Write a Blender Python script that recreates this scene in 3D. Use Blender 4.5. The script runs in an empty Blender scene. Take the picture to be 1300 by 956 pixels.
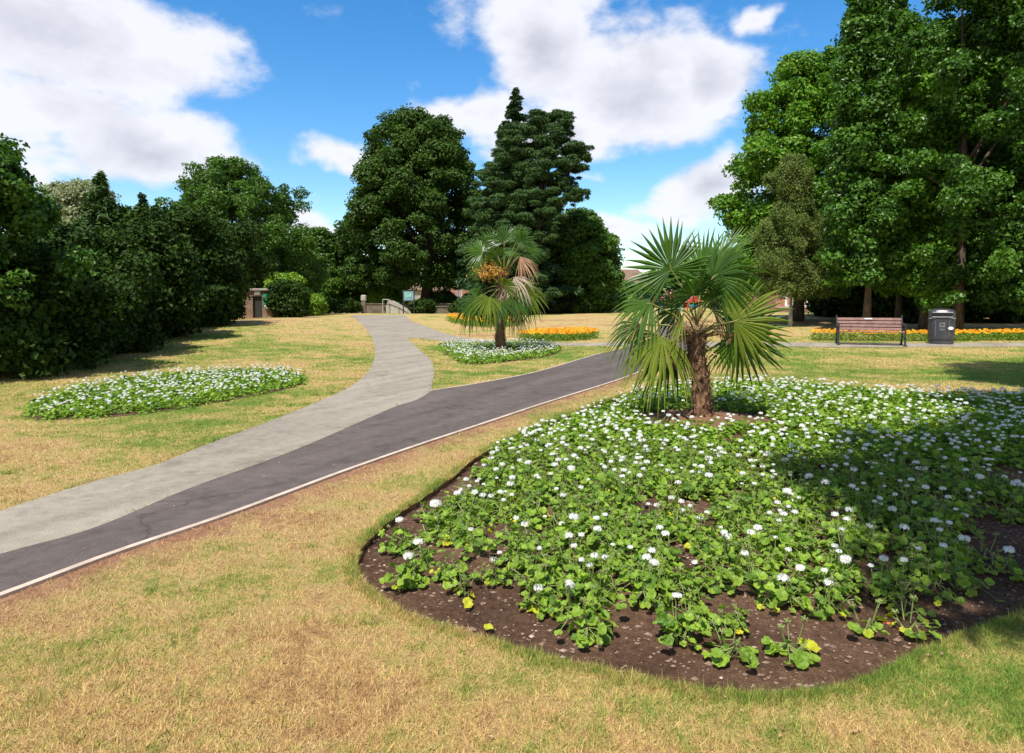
import bpy, math, random
import numpy as np
from mathutils import Vector, Matrix
from mathutils.geometry import delaunay_2d_cdt
R = math.radians
rng = np.random.default_rng(7)
random.seed(7)
scene = bpy.context.scene
COL = scene.collection
# ------------------------------------------------------------------ camera
EYE = 1.6
F = 24 / 36 * 1300
PITCH = math.atan((433.5 - 377) / F)
cam_d = bpy.data.cameras.new('camera'); cam = bpy.data.objects.new('camera', cam_d); COL.objects.link(cam)
cam_d.lens = 24; cam_d.sensor_width = 36; cam_d.shift_y = -44.5 / 1300; cam_d.clip_end = 5000; cam_d.clip_start = 0.05
cam.location = (0, 0, EYE); cam.rotation_euler = (math.pi / 2 - PITCH, 0, 0)
scene.camera = cam
SUN_EL, SUN_AZ = R(59), math.atan2(-0.42, -0.9)     # azimuth measured from +Y towards +X
SUNV = Vector((math.cos(SUN_EL) * math.sin(SUN_AZ), math.cos(SUN_EL) * math.cos(SUN_AZ), math.sin(SUN_EL)))


def ray(u, v):
    cx, cz = (u - 650) / F, -(v - 433.5) / F
    c, s = math.cos(PITCH), math.sin(PITCH)
    return Vector((cx, c + cz * s, -s + cz * c))


def sstep(t):
    t = np.clip(t, 0, 1); return t * t * (3 - 2 * t)


def zt(x, y):
    x = np.asarray(x, float); y = np.asarray(y, float)
    z = 0.42 * sstep((y - 14) / 32) - 0.25 * sstep((y - 46) / 16) * sstep((6 - x) / 8 + 0.5)
    z = z + 0.45 * np.exp(-((x + 10.5) / 4.6) ** 2 - ((y - 28) / 8.5) ** 2)
    z = z + 0.02 * np.sin(x * 0.9 + 1.3) * np.sin(y * 0.7) * sstep((y - 3) / 6)
    return z


def at(u, v, dz=0.0):
    """Point on the terrain seen at photograph pixel (u, v)."""
    r = ray(u, v); lo = 1.0; t = lo; o = Vector((0, 0, EYE))
    for _ in range(4000):
        p = o + r * t
        if p.z - float(zt(p.x, p.y)) <= dz: break
        t *= 1.004
        if t > 300: break
    a, b = t / 1.004, t
    for _ in range(18):
        m = (a + b) / 2; p = o + r * m
        if p.z - float(zt(p.x, p.y)) <= dz: b = m
        else: a = m
    p = o + r * b
    return Vector((p.x, p.y, float(zt(p.x, p.y))))


def pix(u, v, Y):
    r = ray(u, v); t = Y / r.y
    return Vector((r.x * t, Y, EYE + r.z * t))


# ------------------------------------------------------------------ object helpers
def tag(o, label=None, cat=None, group=None, kind=None):
    if label: o['label'] = label
    if cat: o['category'] = cat
    if group: o['group'] = group
    if kind: o['kind'] = kind
    return o


def empty(name, loc, label, cat, group=None, rz=0):
    o = bpy.data.objects.new(name, None); COL.objects.link(o)
    o.location = loc; o.rotation_euler = (0, 0, rz); o.empty_display_size = 0.2
    return tag(o, label, cat, group)


def link(name, me, mat, parent=None):
    o = bpy.data.objects.new(name, me); COL.objects.link(o)
    if mat: me.materials.append(mat)
    if parent: o.parent = parent
    return o


def np_mesh(name, V, Fq, attr=None, smooth=False):
    """V (n,3), Fq (m,k) all faces with k corners; attr: dict name -> per-face or per-vert floats."""
    V = np.ascontiguousarray(V, dtype=np.float32); Fq = np.ascontiguousarray(Fq, dtype=np.int32)
    me = bpy.data.meshes.new(name)
    m, k = Fq.shape
    me.vertices.add(len(V)); me.vertices.foreach_set('co', V.ravel())
    me.loops.add(m * k); me.loops.foreach_set('vertex_index', Fq.ravel())
    me.polygons.add(m); me.polygons.foreach_set('loop_start', np.arange(0, m * k, k, dtype=np.int32))
    me.polygons.foreach_set('loop_total', np.full(m, k, dtype=np.int32))
    me.polygons.foreach_set('use_smooth', np.full(m, smooth))
    for a, vals in (attr or {}).items():
        at_ = me.attributes.new(a, 'FLOAT', 'FACE' if len(vals) == m and len(vals) != len(V) else 'POINT')
        at_.data.foreach_set('value', np.ascontiguousarray(vals, dtype=np.float32))
    me.update(calc_edges=True)
    return me


class MB:
    def __init__(s): s.v = []; s.f = []

    def add(s, vs, fs):
        o = len(s.v); s.v += [tuple(v) for v in vs]; s.f += [tuple(i + o for i in f) for f in fs]; return s

    def box(s, c, d, rot=None, bev=0.0):
        x, y, z = d[0] / 2, d[1] / 2, d[2] / 2
        if bev <= 0:
            vs = [Vector((a * x, b * y, e * z)) for e in (-1, 1) for a, b in ((-1, -1), (1, -1), (1, 1), (-1, 1))]
            fs = [(3, 2, 1, 0), (4, 5, 6, 7), (0, 1, 5, 4), (1, 2, 6, 5), (2, 3, 7, 6), (3, 0, 4, 7)]
        else:
            b_ = min(bev, x * .9, y * .9, z * .9); vs = []; fs = []
            ring = [(x - b_, -y), (x, -y + b_), (x, y - b_), (x - b_, y), (-x + b_, y), (-x, y - b_), (-x, -y + b_), (-x + b_, -y)]
            for zz, k in ((-z, 1), (-z + b_, 0), (z - b_, 0), (z, 1)):
                for px, py in ring: vs.append(Vector((px * (1 - k * b_ / x), py * (1 - k * b_ / y), zz)))
            for j in range(3):
                for i in range(8): fs.append((j * 8 + i, j * 8 + (i + 1) % 8, j * 8 + 8 + (i + 1) % 8, j * 8 + 8 + i))
            fs += [tuple(range(7, -1, -1)), tuple(range(24, 32))]
        if rot is not None: vs = [rot @ v for v in vs]
        return s.add([v + Vector(c) for v in vs], fs)

    def tube(s, pts, rad, n=8, caps=True):
        pts = [Vector(p) for p in pts]; vs = []; fs = []
        if not hasattr(rad, '__len__'): rad = [rad] * len(pts)
        for i, p in enumerate(pts):
            t = (pts[min(i + 1, len(pts) - 1)] - pts[max(i - 1, 0)]).normalized()
            u = t.cross(Vector((0.13, 0.97, 0.2)))
            if u.length < .05: u = t.cross(Vector((1, 0, 0)))
            u.normalize(); w = t.cross(u)
            for k in range(n):
                a = 2 * math.pi * k / n; vs.append(p + (u * math.cos(a) + w * math.sin(a)) * rad[i])
        for i in range(len(pts) - 1):
            for k in range(n): fs.append((i * n + k, i * n + (k + 1) % n, (i + 1) * n + (k + 1) % n, (i + 1) * n + k))
        if caps: fs += [tuple(range(n - 1, -1, -1)), tuple(range((len(pts) - 1) * n, len(pts) * n))]
        return s.add(vs, fs)

    def lathe(s, prof, n=24, c=(0, 0, 0)):
        vs = []; fs = []
        for r, z in prof:
            for k in range(n):
                a = 2 * math.pi * k / n; vs.append((c[0] + r * math.cos(a), c[1] + r * math.sin(a), c[2] + z))
        for i in range(len(prof) - 1):
            for k in range(n): fs.append((i * n + k, i * n + (k + 1) % n, (i + 1) * n + (k + 1) % n, (i + 1) * n + k))
        fs += [tuple(range(n - 1, -1, -1)), tuple(range((len(prof) - 1) * n, len(prof) * n))]
        return s.add(vs, fs)

    def prism(s, poly, y0, y1):
        """poly of (x, z) extruded along y"""
        n = len(poly)
        vs = [(x, y0, z) for x, z in poly] + [(x, y1, z) for x, z in poly]
        fs = [tuple(range(n)), tuple(range(2 * n - 1, n - 1, -1))] + [(i, i + n, (i + 1) % n + n, (i + 1) % n) for i in range(n)]
        return s.add(vs, fs)

    def build(s, name, mat, parent=None, smooth=False):
        me = bpy.data.meshes.new(name); me.from_pydata(s.v, [], s.f); me.update()
        import bmesh
        bm = bmesh.new(); bm.from_mesh(me); bmesh.ops.recalc_face_normals(bm, faces=bm.faces); bm.to_mesh(me); bm.free()
        if smooth: me.polygons.foreach_set('use_smooth', [True] * len(me.polygons))
        return link(name, me, mat, parent)


# ------------------------------------------------------------------ materials
def mat_new(name):
    m = bpy.data.materials.new(name); m.use_nodes = True
    nt = m.node_tree; nt.nodes.clear()
    return m, nt


def nd(nt, t, **kw):
    n = nt.nodes.new(t)
    for k, v in kw.items():
        if k.startswith('i_'):
            key = k[2:].replace('_', ' ')
            n.inputs[int(key) if key.isdigit() else key].default_value = v
        else: setattr(n, k, v)
    return n


def ramp(nt, stops, interp='LINEAR'):
    r = nt.nodes.new('ShaderNodeValToRGB'); cr = r.color_ramp; cr.interpolation = interp
    while len(cr.elements) < len(stops): cr.elements.new(0.5)
    for e, (p, c) in zip(cr.elements, stops): e.position = p; e.color = (*c, 1) if len(c) == 3 else c
    return r


def noise(nt, scale, detail=4, rough=0.55, vec=None, dist=0.0):
    n = nd(nt, 'ShaderNodeTexNoise', i_Scale=scale, i_Detail=detail, i_Roughness=rough, i_Distortion=dist)
    if vec: nt.links.new(vec, n.inputs['Vector'])
    return n


def mixc(nt, fac, a, b, mode='MIX'):
    m = nt.nodes.new('ShaderNodeMix'); m.data_type = 'RGBA'; m.blend_type = mode
    for sock, val in ((m.inputs[0], fac), (m.inputs[6], a), (m.inputs[7], b)):
        if isinstance(val, (int, float)): sock.default_value = val
        elif isinstance(val, tuple): sock.default_value = (*val, 1) if len(val) == 3 else val
        else: nt.links.new(val, sock)
    return m.outputs[2]


def mth(nt, op, a, b=None, c=None, clamp=False):
    m = nd(nt, 'ShaderNodeMath', operation=op, use_clamp=clamp)
    for i, val in enumerate((a, b, c)):
        if val is None: continue
        if isinstance(val, (int, float)): m.inputs[i].default_value = val
        else: nt.links.new(val, m.inputs[i])
    return m.outputs[0]


def simple(name, col, rough=0.6, metal=0.0, var=0.25, scale=20, bump=0.15, spec=0.5, bscale=None, coord='Object', dirt=None):
    m, nt = mat_new(name); L = nt.links.new
    out = nd(nt, 'ShaderNodeOutputMaterial'); p = nd(nt, 'ShaderNodeBsdfPrincipled')
    tc = nd(nt, 'ShaderNodeTexCoord')
    n = noise(nt, scale, 5, 0.6, tc.outputs[coord])
    c1 = tuple(c * (1 - var) for c in col); c2 = tuple(min(1, c * (1 + var)) for c in col)
    r = ramp(nt, [(0.3, c1), (0.7, c2)]); L(n.outputs[0], r.inputs[0]); c = r.outputs[0]
    if dirt:
        n3 = noise(nt, scale * .22, 6, 0.7, tc.outputs[coord]); r3 = ramp(nt, [(0.5, (0, 0, 0)), (0.7, (1, 1, 1))]); L(n3.outputs[0], r3.inputs[0])
        c = mixc(nt, r3.outputs[0], c, dirt)
    L(c, p.inputs['Base Color'])
    p.inputs['Roughness'].default_value = rough; p.inputs['Metallic'].default_value = metal
    p.inputs['Specular IOR Level'].default_value = spec
    n2 = noise(nt, bscale or scale * 3, 6, 0.6, tc.outputs[coord]); b = nd(nt, 'ShaderNodeBump', i_Strength=bump, i_Distance=0.02)
    L(n2.outputs[0], b.inputs['Height']); L(b.outputs[0], p.inputs['Normal']); L(p.outputs[0], out.inputs[0])
    return m


def leafmat(name, dark, light, trans=0.35, rough=0.5, odd=None, spec=0.25, tr_gain=(1.25, 1.35, 0.5)):
    """leaf colour picked per leaf from attribute v"""
    m, nt = mat_new(name); L = nt.links.new
    out = nd(nt, 'ShaderNodeOutputMaterial'); p = nd(nt, 'ShaderNodeBsdfPrincipled'); a = nd(nt, 'ShaderNodeAttribute', attribute_name='v')
    stops = [(0.0, dark), (0.9, light)] + ([(0.97, odd)] if odd else [])
    r = ramp(nt, stops); L(a.outputs['Fac'], r.inputs[0])
    L(r.outputs[0], p.inputs['Base Color']); p.inputs['Roughness'].default_value = rough; p.inputs['Specular IOR Level'].default_value = spec
    t = nd(nt, 'ShaderNodeBsdfTranslucent'); tcol = mixc(nt, 1.0, r.outputs[0], tr_gain, 'MULTIPLY'); L(tcol, t.inputs[0])
    mx = nd(nt, 'ShaderNodeMixShader', i_0=trans); L(p.outputs[0], mx.inputs[1]); L(t.outputs[0], mx.inputs[2]); L(mx.outputs[0], out.inputs[0])
    return m


def barkmat(name, dark, light, scale=8):
    m, nt = mat_new(name); L = nt.links.new
    out = nd(nt, 'ShaderNodeOutputMaterial'); p = nd(nt, 'ShaderNodeBsdfPrincipled', i_Roughness=0.9)
    p.inputs['Specular IOR Level'].default_value = 0.2
    tc = nd(nt, 'ShaderNodeTexCoord'); mp = nd(nt, 'ShaderNodeMapping'); mp.inputs['Scale'].default_value = (1, 1, 0.25); L(tc.outputs['Object'], mp.inputs[0])
    n = noise(nt, scale, 7, 0.7, mp.outputs[0]); r = ramp(nt, [(0.35, dark), (0.65, light)]); L(n.outputs[0], r.inputs[0]); L(r.outputs[0], p.inputs['Base Color'])
    b = nd(nt, 'ShaderNodeBump', i_Strength=0.8, i_Distance=0.04); L(n.outputs[0], b.inputs['Height']); L(b.outputs[0], p.inputs['Normal']); L(p.outputs[0], out.inputs[0])
    return m


def grass_group():
    g = bpy.data.node_groups.new('grass_colour', 'ShaderNodeTree')
    g.interface.new_socket('Color', in_out='OUTPUT', socket_type='NodeSocketColor')
    g.interface.new_socket('Fine', in_out='OUTPUT', socket_type='NodeSocketFloat')
    nt = g; L = nt.links.new; go = nd(nt, 'NodeGroupOutput')
    geo = nd(nt, 'ShaderNodeNewGeometry'); pos = geo.outputs['Position']
    n1 = noise(nt, 0.33, 3, 0.5, pos); n2 = noise(nt, 1.7, 5, 0.62, pos); n3 = noise(nt, 14, 4, 0.65, pos); n4 = noise(nt, 70, 3, 0.6, pos)
    lush = nd(nt, 'ShaderNodeAttribute', attribute_name='lush').outputs['Fac']
    s = mth(nt, 'MULTIPLY', n1.outputs[0], 0.8); s = mth(nt, 'MULTIPLY_ADD', n2.outputs[0], 0.75, s); s = mth(nt, 'MULTIPLY_ADD', n3.outputs[0], 0.55, s)
    s = mth(nt, 'MULTIPLY_ADD', n4.outputs[0], 0.12, s); s = mth(nt, 'ADD', s, 0.05)
    s = mth(nt, 'ADD', s, lush)          # centre about 0.93
    s = mth(nt, 'SUBTRACT', s, 0.655)
    r = ramp(nt, [(0.26, (0.36, 0.22, 0.10)), (0.37, (0.50, 0.345, 0.155)), (0.47, (0.44, 0.34, 0.13)), (0.55, (0.31, 0.29, 0.08)), (0.66, (0.17, 0.235, 0.04)), (0.85, (0.095, 0.19, 0.03))])
    L(s, r.inputs[0])
    d = nd(nt, 'ShaderNodeAttribute', attribute_name='dirt').outputs['Fac']
    n5 = noise(nt, 5, 5, 0.65, pos)
    dd = mth(nt, 'MULTIPLY_ADD', n5.outputs[0], 0.9, d); dd = mth(nt, 'SUBTRACT', dd, 0.62); dd = mth(nt, 'MULTIPLY', dd, 2.6, clamp=True)
    dirtc = ramp(nt, [(0.3, (0.27, 0.13, 0.075)), (0.7, (0.42, 0.23, 0.14))]); L(n3.outputs[0], dirtc.inputs[0])
    c = mixc(nt, dd, r.outputs[0], dirtc.outputs[0])
    L(c, go.inputs[0]); L(n4.outputs[0], go.inputs[1])
    return g


GG = grass_group()


def mat_ground():
    m, nt = mat_new('dry_lawn'); L = nt.links.new
    out = nd(nt, 'ShaderNodeOutputMaterial'); p = nd(nt, 'ShaderNodeBsdfPrincipled', i_Roughness=0.95); p.inputs['Specular IOR Level'].default_value = 0.1
    g = nd(nt, 'ShaderNodeGroup', node_tree=GG); geo = nd(nt, 'ShaderNodeNewGeometry')
    n = noise(nt, 160, 3, 0.7, geo.outputs['Position']); n2 = noise(nt, 22, 4, 0.7, geo.outputs['Position'])
    r = ramp(nt, [(0.3, (0.62, 0.62, 0.62)), (0.65, (1.1, 1.1, 1.1))]); L(n.outputs[0], r.inputs[0])
    L(mixc(nt, 1.0, g.outputs[0], r.outputs[0], 'MULTIPLY'), p.inputs['Base Color'])
    h = mth(nt, 'MULTIPLY_ADD', n.outputs[0], 0.35, n2.outputs[0])
    b = nd(nt, 'ShaderNodeBump', i_Strength=0.8, i_Distance=0.05); L(h, b.inputs['Height']); L(b.outputs[0], p.inputs['Normal']); L(p.outputs[0], out.inputs[0])
    return m


def mat_blade():
    m, nt = mat_new('grass_blades'); L = nt.links.new
    out = nd(nt, 'ShaderNodeOutputMaterial'); p = nd(nt, 'ShaderNodeBsdfPrincipled', i_Roughness=0.7); p.inputs['Specular IOR Level'].default_value = 0.2
    g = nd(nt, 'ShaderNodeGroup', node_tree=GG); a = nd(nt, 'ShaderNodeAttribute', attribute_name='v')
    r = ramp(nt, [(0.0, (0.8, 0.76, 0.7)), (0.5, (1.2, 1.2, 1.15)), (1.0, (1.65, 1.65, 1.6))]); L(a.outputs['Fac'], r.inputs[0])
    c = mixc(nt, 1.0, g.outputs[0], r.outputs[0], 'MULTIPLY'); L(c, p.inputs['Base Color'])
    t = nd(nt, 'ShaderNodeBsdfTranslucent'); L(c, t.inputs[0])
    mx = nd(nt, 'ShaderNodeMixShader', i_0=0.3); L(p.outputs[0], mx.inputs[1]); L(t.outputs[0], mx.inputs[2]); L(mx.outputs[0], out.inputs[0])
    return m


def mat_asphalt(name, base, patch, seam=0.0):
    m, nt = mat_new(name); L = nt.links.new
    out = nd(nt, 'ShaderNodeOutputMaterial'); p = nd(nt, 'ShaderNodeBsdfPrincipled', i_Roughness=0.88); p.inputs['Specular IOR Level'].default_value = 0.25
    geo = nd(nt, 'ShaderNodeNewGeometry'); pos = geo.outputs['Position']
    mp = nd(nt, 'ShaderNodeMapping'); mp.inputs['Rotation'].default_value = (0, 0, R(-63)); L(pos, mp.inputs[0])
    mp2 = nd(nt, 'ShaderNodeMapping'); mp2.inputs['Scale'].default_value = (0.25, 2.2, 1); L(mp.outputs[0], mp2.inputs[0])
    mp2.inputs['Rotation'].default_value = (0, 0, 0)
    n1 = noise(nt, 1.1, 4, 0.55, mp2.outputs[0]); n2 = noise(nt, 130, 2, 0.8, pos); n3 = noise(nt, 9, 5, 0.6, pos)
    s = mth(nt, 'MULTIPLY', n1.outputs[0], 0.5); s = mth(nt, 'MULTIPLY_ADD', n2.outputs[0], 0.75, s); s = mth(nt, 'MULTIPLY_ADD', n3.outputs[0], 0.35, s); s = mth(nt, 'SUBTRACT', s, 0.3)
    r = ramp(nt, [(0.25, tuple(c * .55 for c in base)), (0.5, base), (0.75, patch)]); L(s, r.inputs[0])
    wv = noise(nt, 1.3, 5, 0.65, pos); wm = nd(nt, 'ShaderNodeVectorMath', operation='SCALE'); L(wv.outputs['Color'], wm.inputs[0]); wm.inputs['Scale'].default_value = 0.9
    wa = nd(nt, 'ShaderNodeVectorMath', operation='ADD'); L(pos, wa.inputs[0]); L(wm.outputs[0], wa.inputs[1])
    ck = nd(nt, 'ShaderNodeTexVoronoi', feature='DISTANCE_TO_EDGE', i_Scale=0.42); L(wa.outputs[0], ck.inputs['Vector'])
    line = mth(nt, 'SUBTRACT', 1.0, mth(nt, 'MULTIPLY', ck.outputs['Distance'], 90.0), clamp=True); gate = noise(nt, 0.7, 3, 0.5, pos); line = mth(nt, 'MULTIPLY', line, mth(nt, 'MULTIPLY', mth(nt, 'SUBTRACT', gate.outputs[0], 0.47), 7.0, clamp=True))
    stn = noise(nt, 2.7, 6, 0.7, pos); sr = ramp(nt, [(0.52, (1, 1, 1)), (0.72, (0.68, 0.66, 0.64))]); L(stn.outputs[0], sr.inputs[0])
    cc = mixc(nt, 1.0, r.outputs[0], sr.outputs[0], 'MULTIPLY'); cc = mixc(nt, mth(nt, 'MULTIPLY', line, 0.6), cc, tuple(c * .3 for c in base))
    L(cc, p.inputs['Base Color'])
    v = nd(nt, 'ShaderNodeTexVoronoi', i_Scale=110); L(pos, v.inputs['Vector'])
    b = nd(nt, 'ShaderNodeBump', i_Strength=0.35, i_Distance=0.006); L(v.outputs[0], b.inputs['Height']); L(b.outputs[0], p.inputs['Normal']); L(p.outputs[0], out.inputs[0])
    return m


def mat_soil():
    m, nt = mat_new('bed_soil'); L = nt.links.new
    out = nd(nt, 'ShaderNodeOutputMaterial'); p = nd(nt, 'ShaderNodeBsdfPrincipled', i_Roughness=0.95); p.inputs['Specular IOR Level'].default_value = 0.1
    geo = nd(nt, 'ShaderNodeNewGeometry'); pos = geo.outputs['Position']
    n1 = noise(nt, 1.6, 4, 0.6, pos); n2 = noise(nt, 30, 6, 0.75, pos); n3 = noise(nt, 160, 3, 0.7, pos)
    s = mth(nt, 'MULTIPLY', n1.outputs[0], 0.55); s = mth(nt, 'MULTIPLY_ADD', n2.outputs[0], 0.6, s); s = mth(nt, 'MULTIPLY_ADD', n3.outputs[0], 0.4, s); s = mth(nt, 'SUBTRACT', s, 0.27)
    r = ramp(nt, [(0.3, (0.035, 0.02, 0.013)), (0.5, (0.11, 0.062, 0.038)), (0.65, (0.2, 0.115, 0.07)), (0.8, (0.33, 0.21, 0.14))]); L(s, r.inputs[0])
    a = nd(nt, 'ShaderNodeAttribute', attribute_name='mulch').outputs['Fac']
    c = mixc(nt, mth(nt, 'MULTIPLY', a, 0.7, clamp=True), r.outputs[0], (0.30, 0.165, 0.09)); L(c, p.inputs['Base Color'])
    h = mth(nt, 'MULTIPLY_ADD', n3.outputs[0], 0.3, n2.outputs[0])
    b = nd(nt, 'ShaderNodeBump', i_Strength=1.0, i_Distance=0.03); L(h, b.inputs['Height']); L(b.outputs[0], p.inputs['Normal']); L(p.outputs[0], out.inputs[0])
    return m


def mat_brick(name, c1, c2, mortar=(0.35, 0.32, 0.28), scale=1.0, rotx=True):
    m, nt = mat_new(name); L = nt.links.new
    out = nd(nt, 'ShaderNodeOutputMaterial'); p = nd(nt, 'ShaderNodeBsdfPrincipled', i_Roughness=0.9)
    tc = nd(nt, 'ShaderNodeTexCoord'); sep = nd(nt, 'ShaderNodeSeparateXYZ'); L(tc.outputs['Object'], sep.inputs[0])
    cb = nd(nt, 'ShaderNodeCombineXYZ'); L(mth(nt, 'ADD', sep.outputs[0], sep.outputs[1]), cb.inputs[0]); L(sep.outputs[2], cb.inputs[1])
    br = nd(nt, 'ShaderNodeTexBrick', i_Scale=scale); br.inputs['Brick Width'].default_value = 0.22; br.inputs['Row Height'].default_value = 0.075; br.inputs['Mortar Size'].default_value = 0.008
    br.inputs['Color1'].default_value = (*c1, 1); br.inputs['Color2'].default_value = (*c2, 1); br.inputs['Mortar'].default_value = (*mortar, 1); L(cb.outputs[0], br.inputs['Vector'])
    n = noise(nt, 3, 5, 0.6, tc.outputs['Object']); r = ramp(nt, [(0.3, (0.65, 0.65, 0.65)), (0.7, (1.1, 1.1, 1.1))]); L(n.outputs[0], r.inputs[0])
    L(mixc(nt, 1.0, br.outputs[0], r.outputs[0], 'MULTIPLY'), p.inputs['Base Color']); L(p.outputs[0], out.inputs[0])
    return m


M = {}
M['ground'] = mat_ground(); M['blade'] = mat_blade(); M['soil'] = mat_soil()
M['old_tarmac'] = mat_asphalt('worn_grey_tarmac', (0.255, 0.222, 0.172), (0.37, 0.33, 0.265))
M['new_tarmac'] = mat_asphalt('dark_tarmac', (0.098, 0.078, 0.068), (0.155, 0.125, 0.11))
M['kerb'] = simple('pale_edging', (0.46, 0.37, 0.29), 0.85, var=0.2, scale=6, dirt=(0.33, 0.24, 0.17))
M['bark'] = barkmat('brown_bark', (0.035, 0.024, 0.016), (0.13, 0.095, 0.065))
M['bark_pale'] = barkmat('birch_bark', (0.2, 0.18, 0.15), (0.62, 0.6, 0.55), 5)
M['palm_bark'] = barkmat('palm_bark', (0.06, 0.028, 0.015), (0.34, 0.2, 0.12), 22)
M['palm_fibre'] = simple('palm_fibre', (0.24, 0.12, 0.06), 0.9, var=0.5, scale=30)
M['palm_leaf'] = leafmat('palm_leaf', (0.026, 0.068, 0.010), (0.09, 0.185, 0.018), 0.35, 0.36, odd=(0.22, 0.3, 0.04), spec=0.5)
M['palm_leaf_old'] = leafmat('palm_leaf_yellowing', (0.10, 0.15, 0.015), (0.24, 0.29, 0.035), 0.38, 0.4, odd=(0.4, 0.32, 0.1))
M['palm_dead'] = leafmat('palm_leaf_dead', (0.26, 0.13, 0.07), (0.5, 0.32, 0.2), 0.2, 0.8, spec=0.2, tr_gain=(1, .8, .6))
M['palm_dry'] = leafmat('palm_leaf_bleached', (0.36, 0.28, 0.2), (0.62, 0.52, 0.42), 0.2, 0.8, spec=0.2, tr_gain=(1, .9, .7))
M['palm_flower'] = simple('palm_blossom', (0.5, 0.25, 0.04), 0.8, var=0.4, scale=12)
M['petiole'] = simple('palm_petiole', (0.2, 0.2, 0.05), 0.5, var=0.3, scale=10)
M['ger_leaf'] = leafmat('geranium_leaf', (0.085, 0.175, 0.018), (0.26, 0.39, 0.035), 0.36, 0.5, odd=(0.45, 0.42, 0.03), spec=0.35)
M['ger_yellow'] = leafmat('geranium_leaf_yellow', (0.3, 0.38, 0.02), (0.6, 0.55, 0.04), 0.35, 0.5)
M['ger_stem'] = simple('geranium_stem', (0.16, 0.2, 0.05), 0.6, var=0.3, scale=30)
M['petal'] = leafmat('white_petal', (0.66, 0.66, 0.6), (0.84, 0.84, 0.82), 0.25, 0.6, spec=0.2, tr_gain=(1, 1, 1))
M['bud'] = leafmat('geranium_bud', (0.3, 0.38, 0.08), (0.5, 0.5, 0.15), 0.2, 0.6)
M['orange'] = leafmat('marigold_petal', (0.72, 0.2, 0.01), (0.9, 0.62, 0.04), 0.25, 0.7, odd=(0.8, 0.16, 0.01), tr_gain=(1, .9, .5))
M['lv_round'] = leafmat('lime_leaf', (0.022, 0.056, 0.008), (0.062, 0.12, 0.013), 0.22, 0.5, spec=0.2)
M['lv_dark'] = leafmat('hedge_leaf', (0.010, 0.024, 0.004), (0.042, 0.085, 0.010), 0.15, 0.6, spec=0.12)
M['lv_mid'] = leafmat('broad_leaf', (0.035, 0.085, 0.012), (0.085, 0.175, 0.018), 0.28, 0.42)
M['lv_bright'] = leafmat('poplar_leaf', (0.06, 0.15, 0.012), (0.14, 0.29, 0.02), 0.32, 0.45, odd=(0.3, 0.32, 0.03), spec=0.3)
M['lv_maple'] = leafmat('maple_leaf', (0.02, 0.062, 0.008), (0.088, 0.2, 0.015), 0.3, 0.42, spec=0.35)
M['lv_birch'] = leafmat('birch_leaf', (0.07, 0.11, 0.022), (0.17, 0.225, 0.055), 0.25, 0.6, spec=0.2)
M['lv_grey'] = leafmat('grey_leaf', (0.14, 0.17, 0.09), (0.28, 0.31, 0.18), 0.3, 0.6, spec=0.2)
M['lv_conifer'] = leafmat('cypress_spray', (0.03, 0.07, 0.016), (0.075, 0.135, 0.03), 0.15, 0.6, spec=0.25)
M['lv_fir'] = leafmat('fir_needles', (0.018, 0.05, 0.018), (0.05, 0.105, 0.03), 0.1, 0.55, spec=0.3)
M['lv_pine'] = leafmat('pine_needles', (0.026, 0.064, 0.016), (0.068, 0.135, 0.03), 0.12, 0.55, spec=0.3)
M['lv_shrub'] = leafmat('shrub_leaf', (0.09, 0.19, 0.015), (0.22, 0.35, 0.03), 0.35, 0.45)
M['black_metal'] = simple('black_cast_metal', (0.022, 0.022, 0.026), 0.38, var=0.3, scale=15, bump=0.08)
M['bin_plastic'] = simple('black_bin_plastic', (0.035, 0.036, 0.042), 0.36, var=0.25, scale=8, bump=0.1, dirt=(0.06, 0.058, 0.055))
M['bin_emblem'] = simple('faded_bin_emblem', (0.12, 0.12, 0.12), 0.5, var=0.3)
M['void'] = simple('dark_opening', (0.004, 0.004, 0.004), 0.9)
M['slat'] = simple('brown_slat', (0.20, 0.105, 0.085), 0.55, var=0.3, scale=7, bump=0.2, dirt=(0.28, 0.17, 0.14))
M['plaque'] = simple('pale_plaque', (0.62, 0.62, 0.62), 0.35, var=0.05)
M['sticker'] = simple('white_sticker', (0.85, 0.85, 0.85), 0.5, var=0.03)
M['stone'] = simple('rough_stone', (0.13, 0.105, 0.075), 0.9, var=0.4, scale=2.5, bump=0.6, bscale=9, dirt=(0.1, 0.085, 0.06))
M['concrete'] = simple('pale_concrete', (0.33, 0.3, 0.25), 0.9, var=0.25, scale=3)
M['white_paint'] = simple('white_paint', (0.78, 0.77, 0.74), 0.5, var=0.06, scale=4)
M['grey_metal'] = simple('grey_metal', (0.42, 0.43, 0.43), 0.4, 0.3, var=0.15)
M['board_panel'] = simple('blue_board', (0.16, 0.28, 0.33), 0.25, var=0.35, scale=4)
M['board_map'] = simple('green_map', (0.2, 0.42, 0.36), 0.3, var=0.45, scale=9)
M['brick_red'] = mat_brick('red_brick', (0.42, 0.13, 0.07), (0.32, 0.1, 0.055))
M['brick_brown'] = mat_brick('brown_brick', (0.26, 0.15, 0.085), (0.19, 0.105, 0.06), (0.22, 0.19, 0.15))
M['roof'] = simple('brown_roof_tiles', (0.17, 0.1, 0.07), 0.85, var=0.3, scale=8)
M['glass'] = simple('dark_glass', (0.05, 0.06, 0.07), 0.08, var=0.3, spec=0.9, bump=0.0)
M['green_sign'] = simple('green_sign', (0.02, 0.27, 0.14), 0.4, var=0.1)
M['dark_door'] = simple('dark_door', (0.02, 0.022, 0.02), 0.6, var=0.3)
M['red_play'] = simple('red_play_paint', (0.42, 0.05, 0.03), 0.4, var=0.15)
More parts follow.
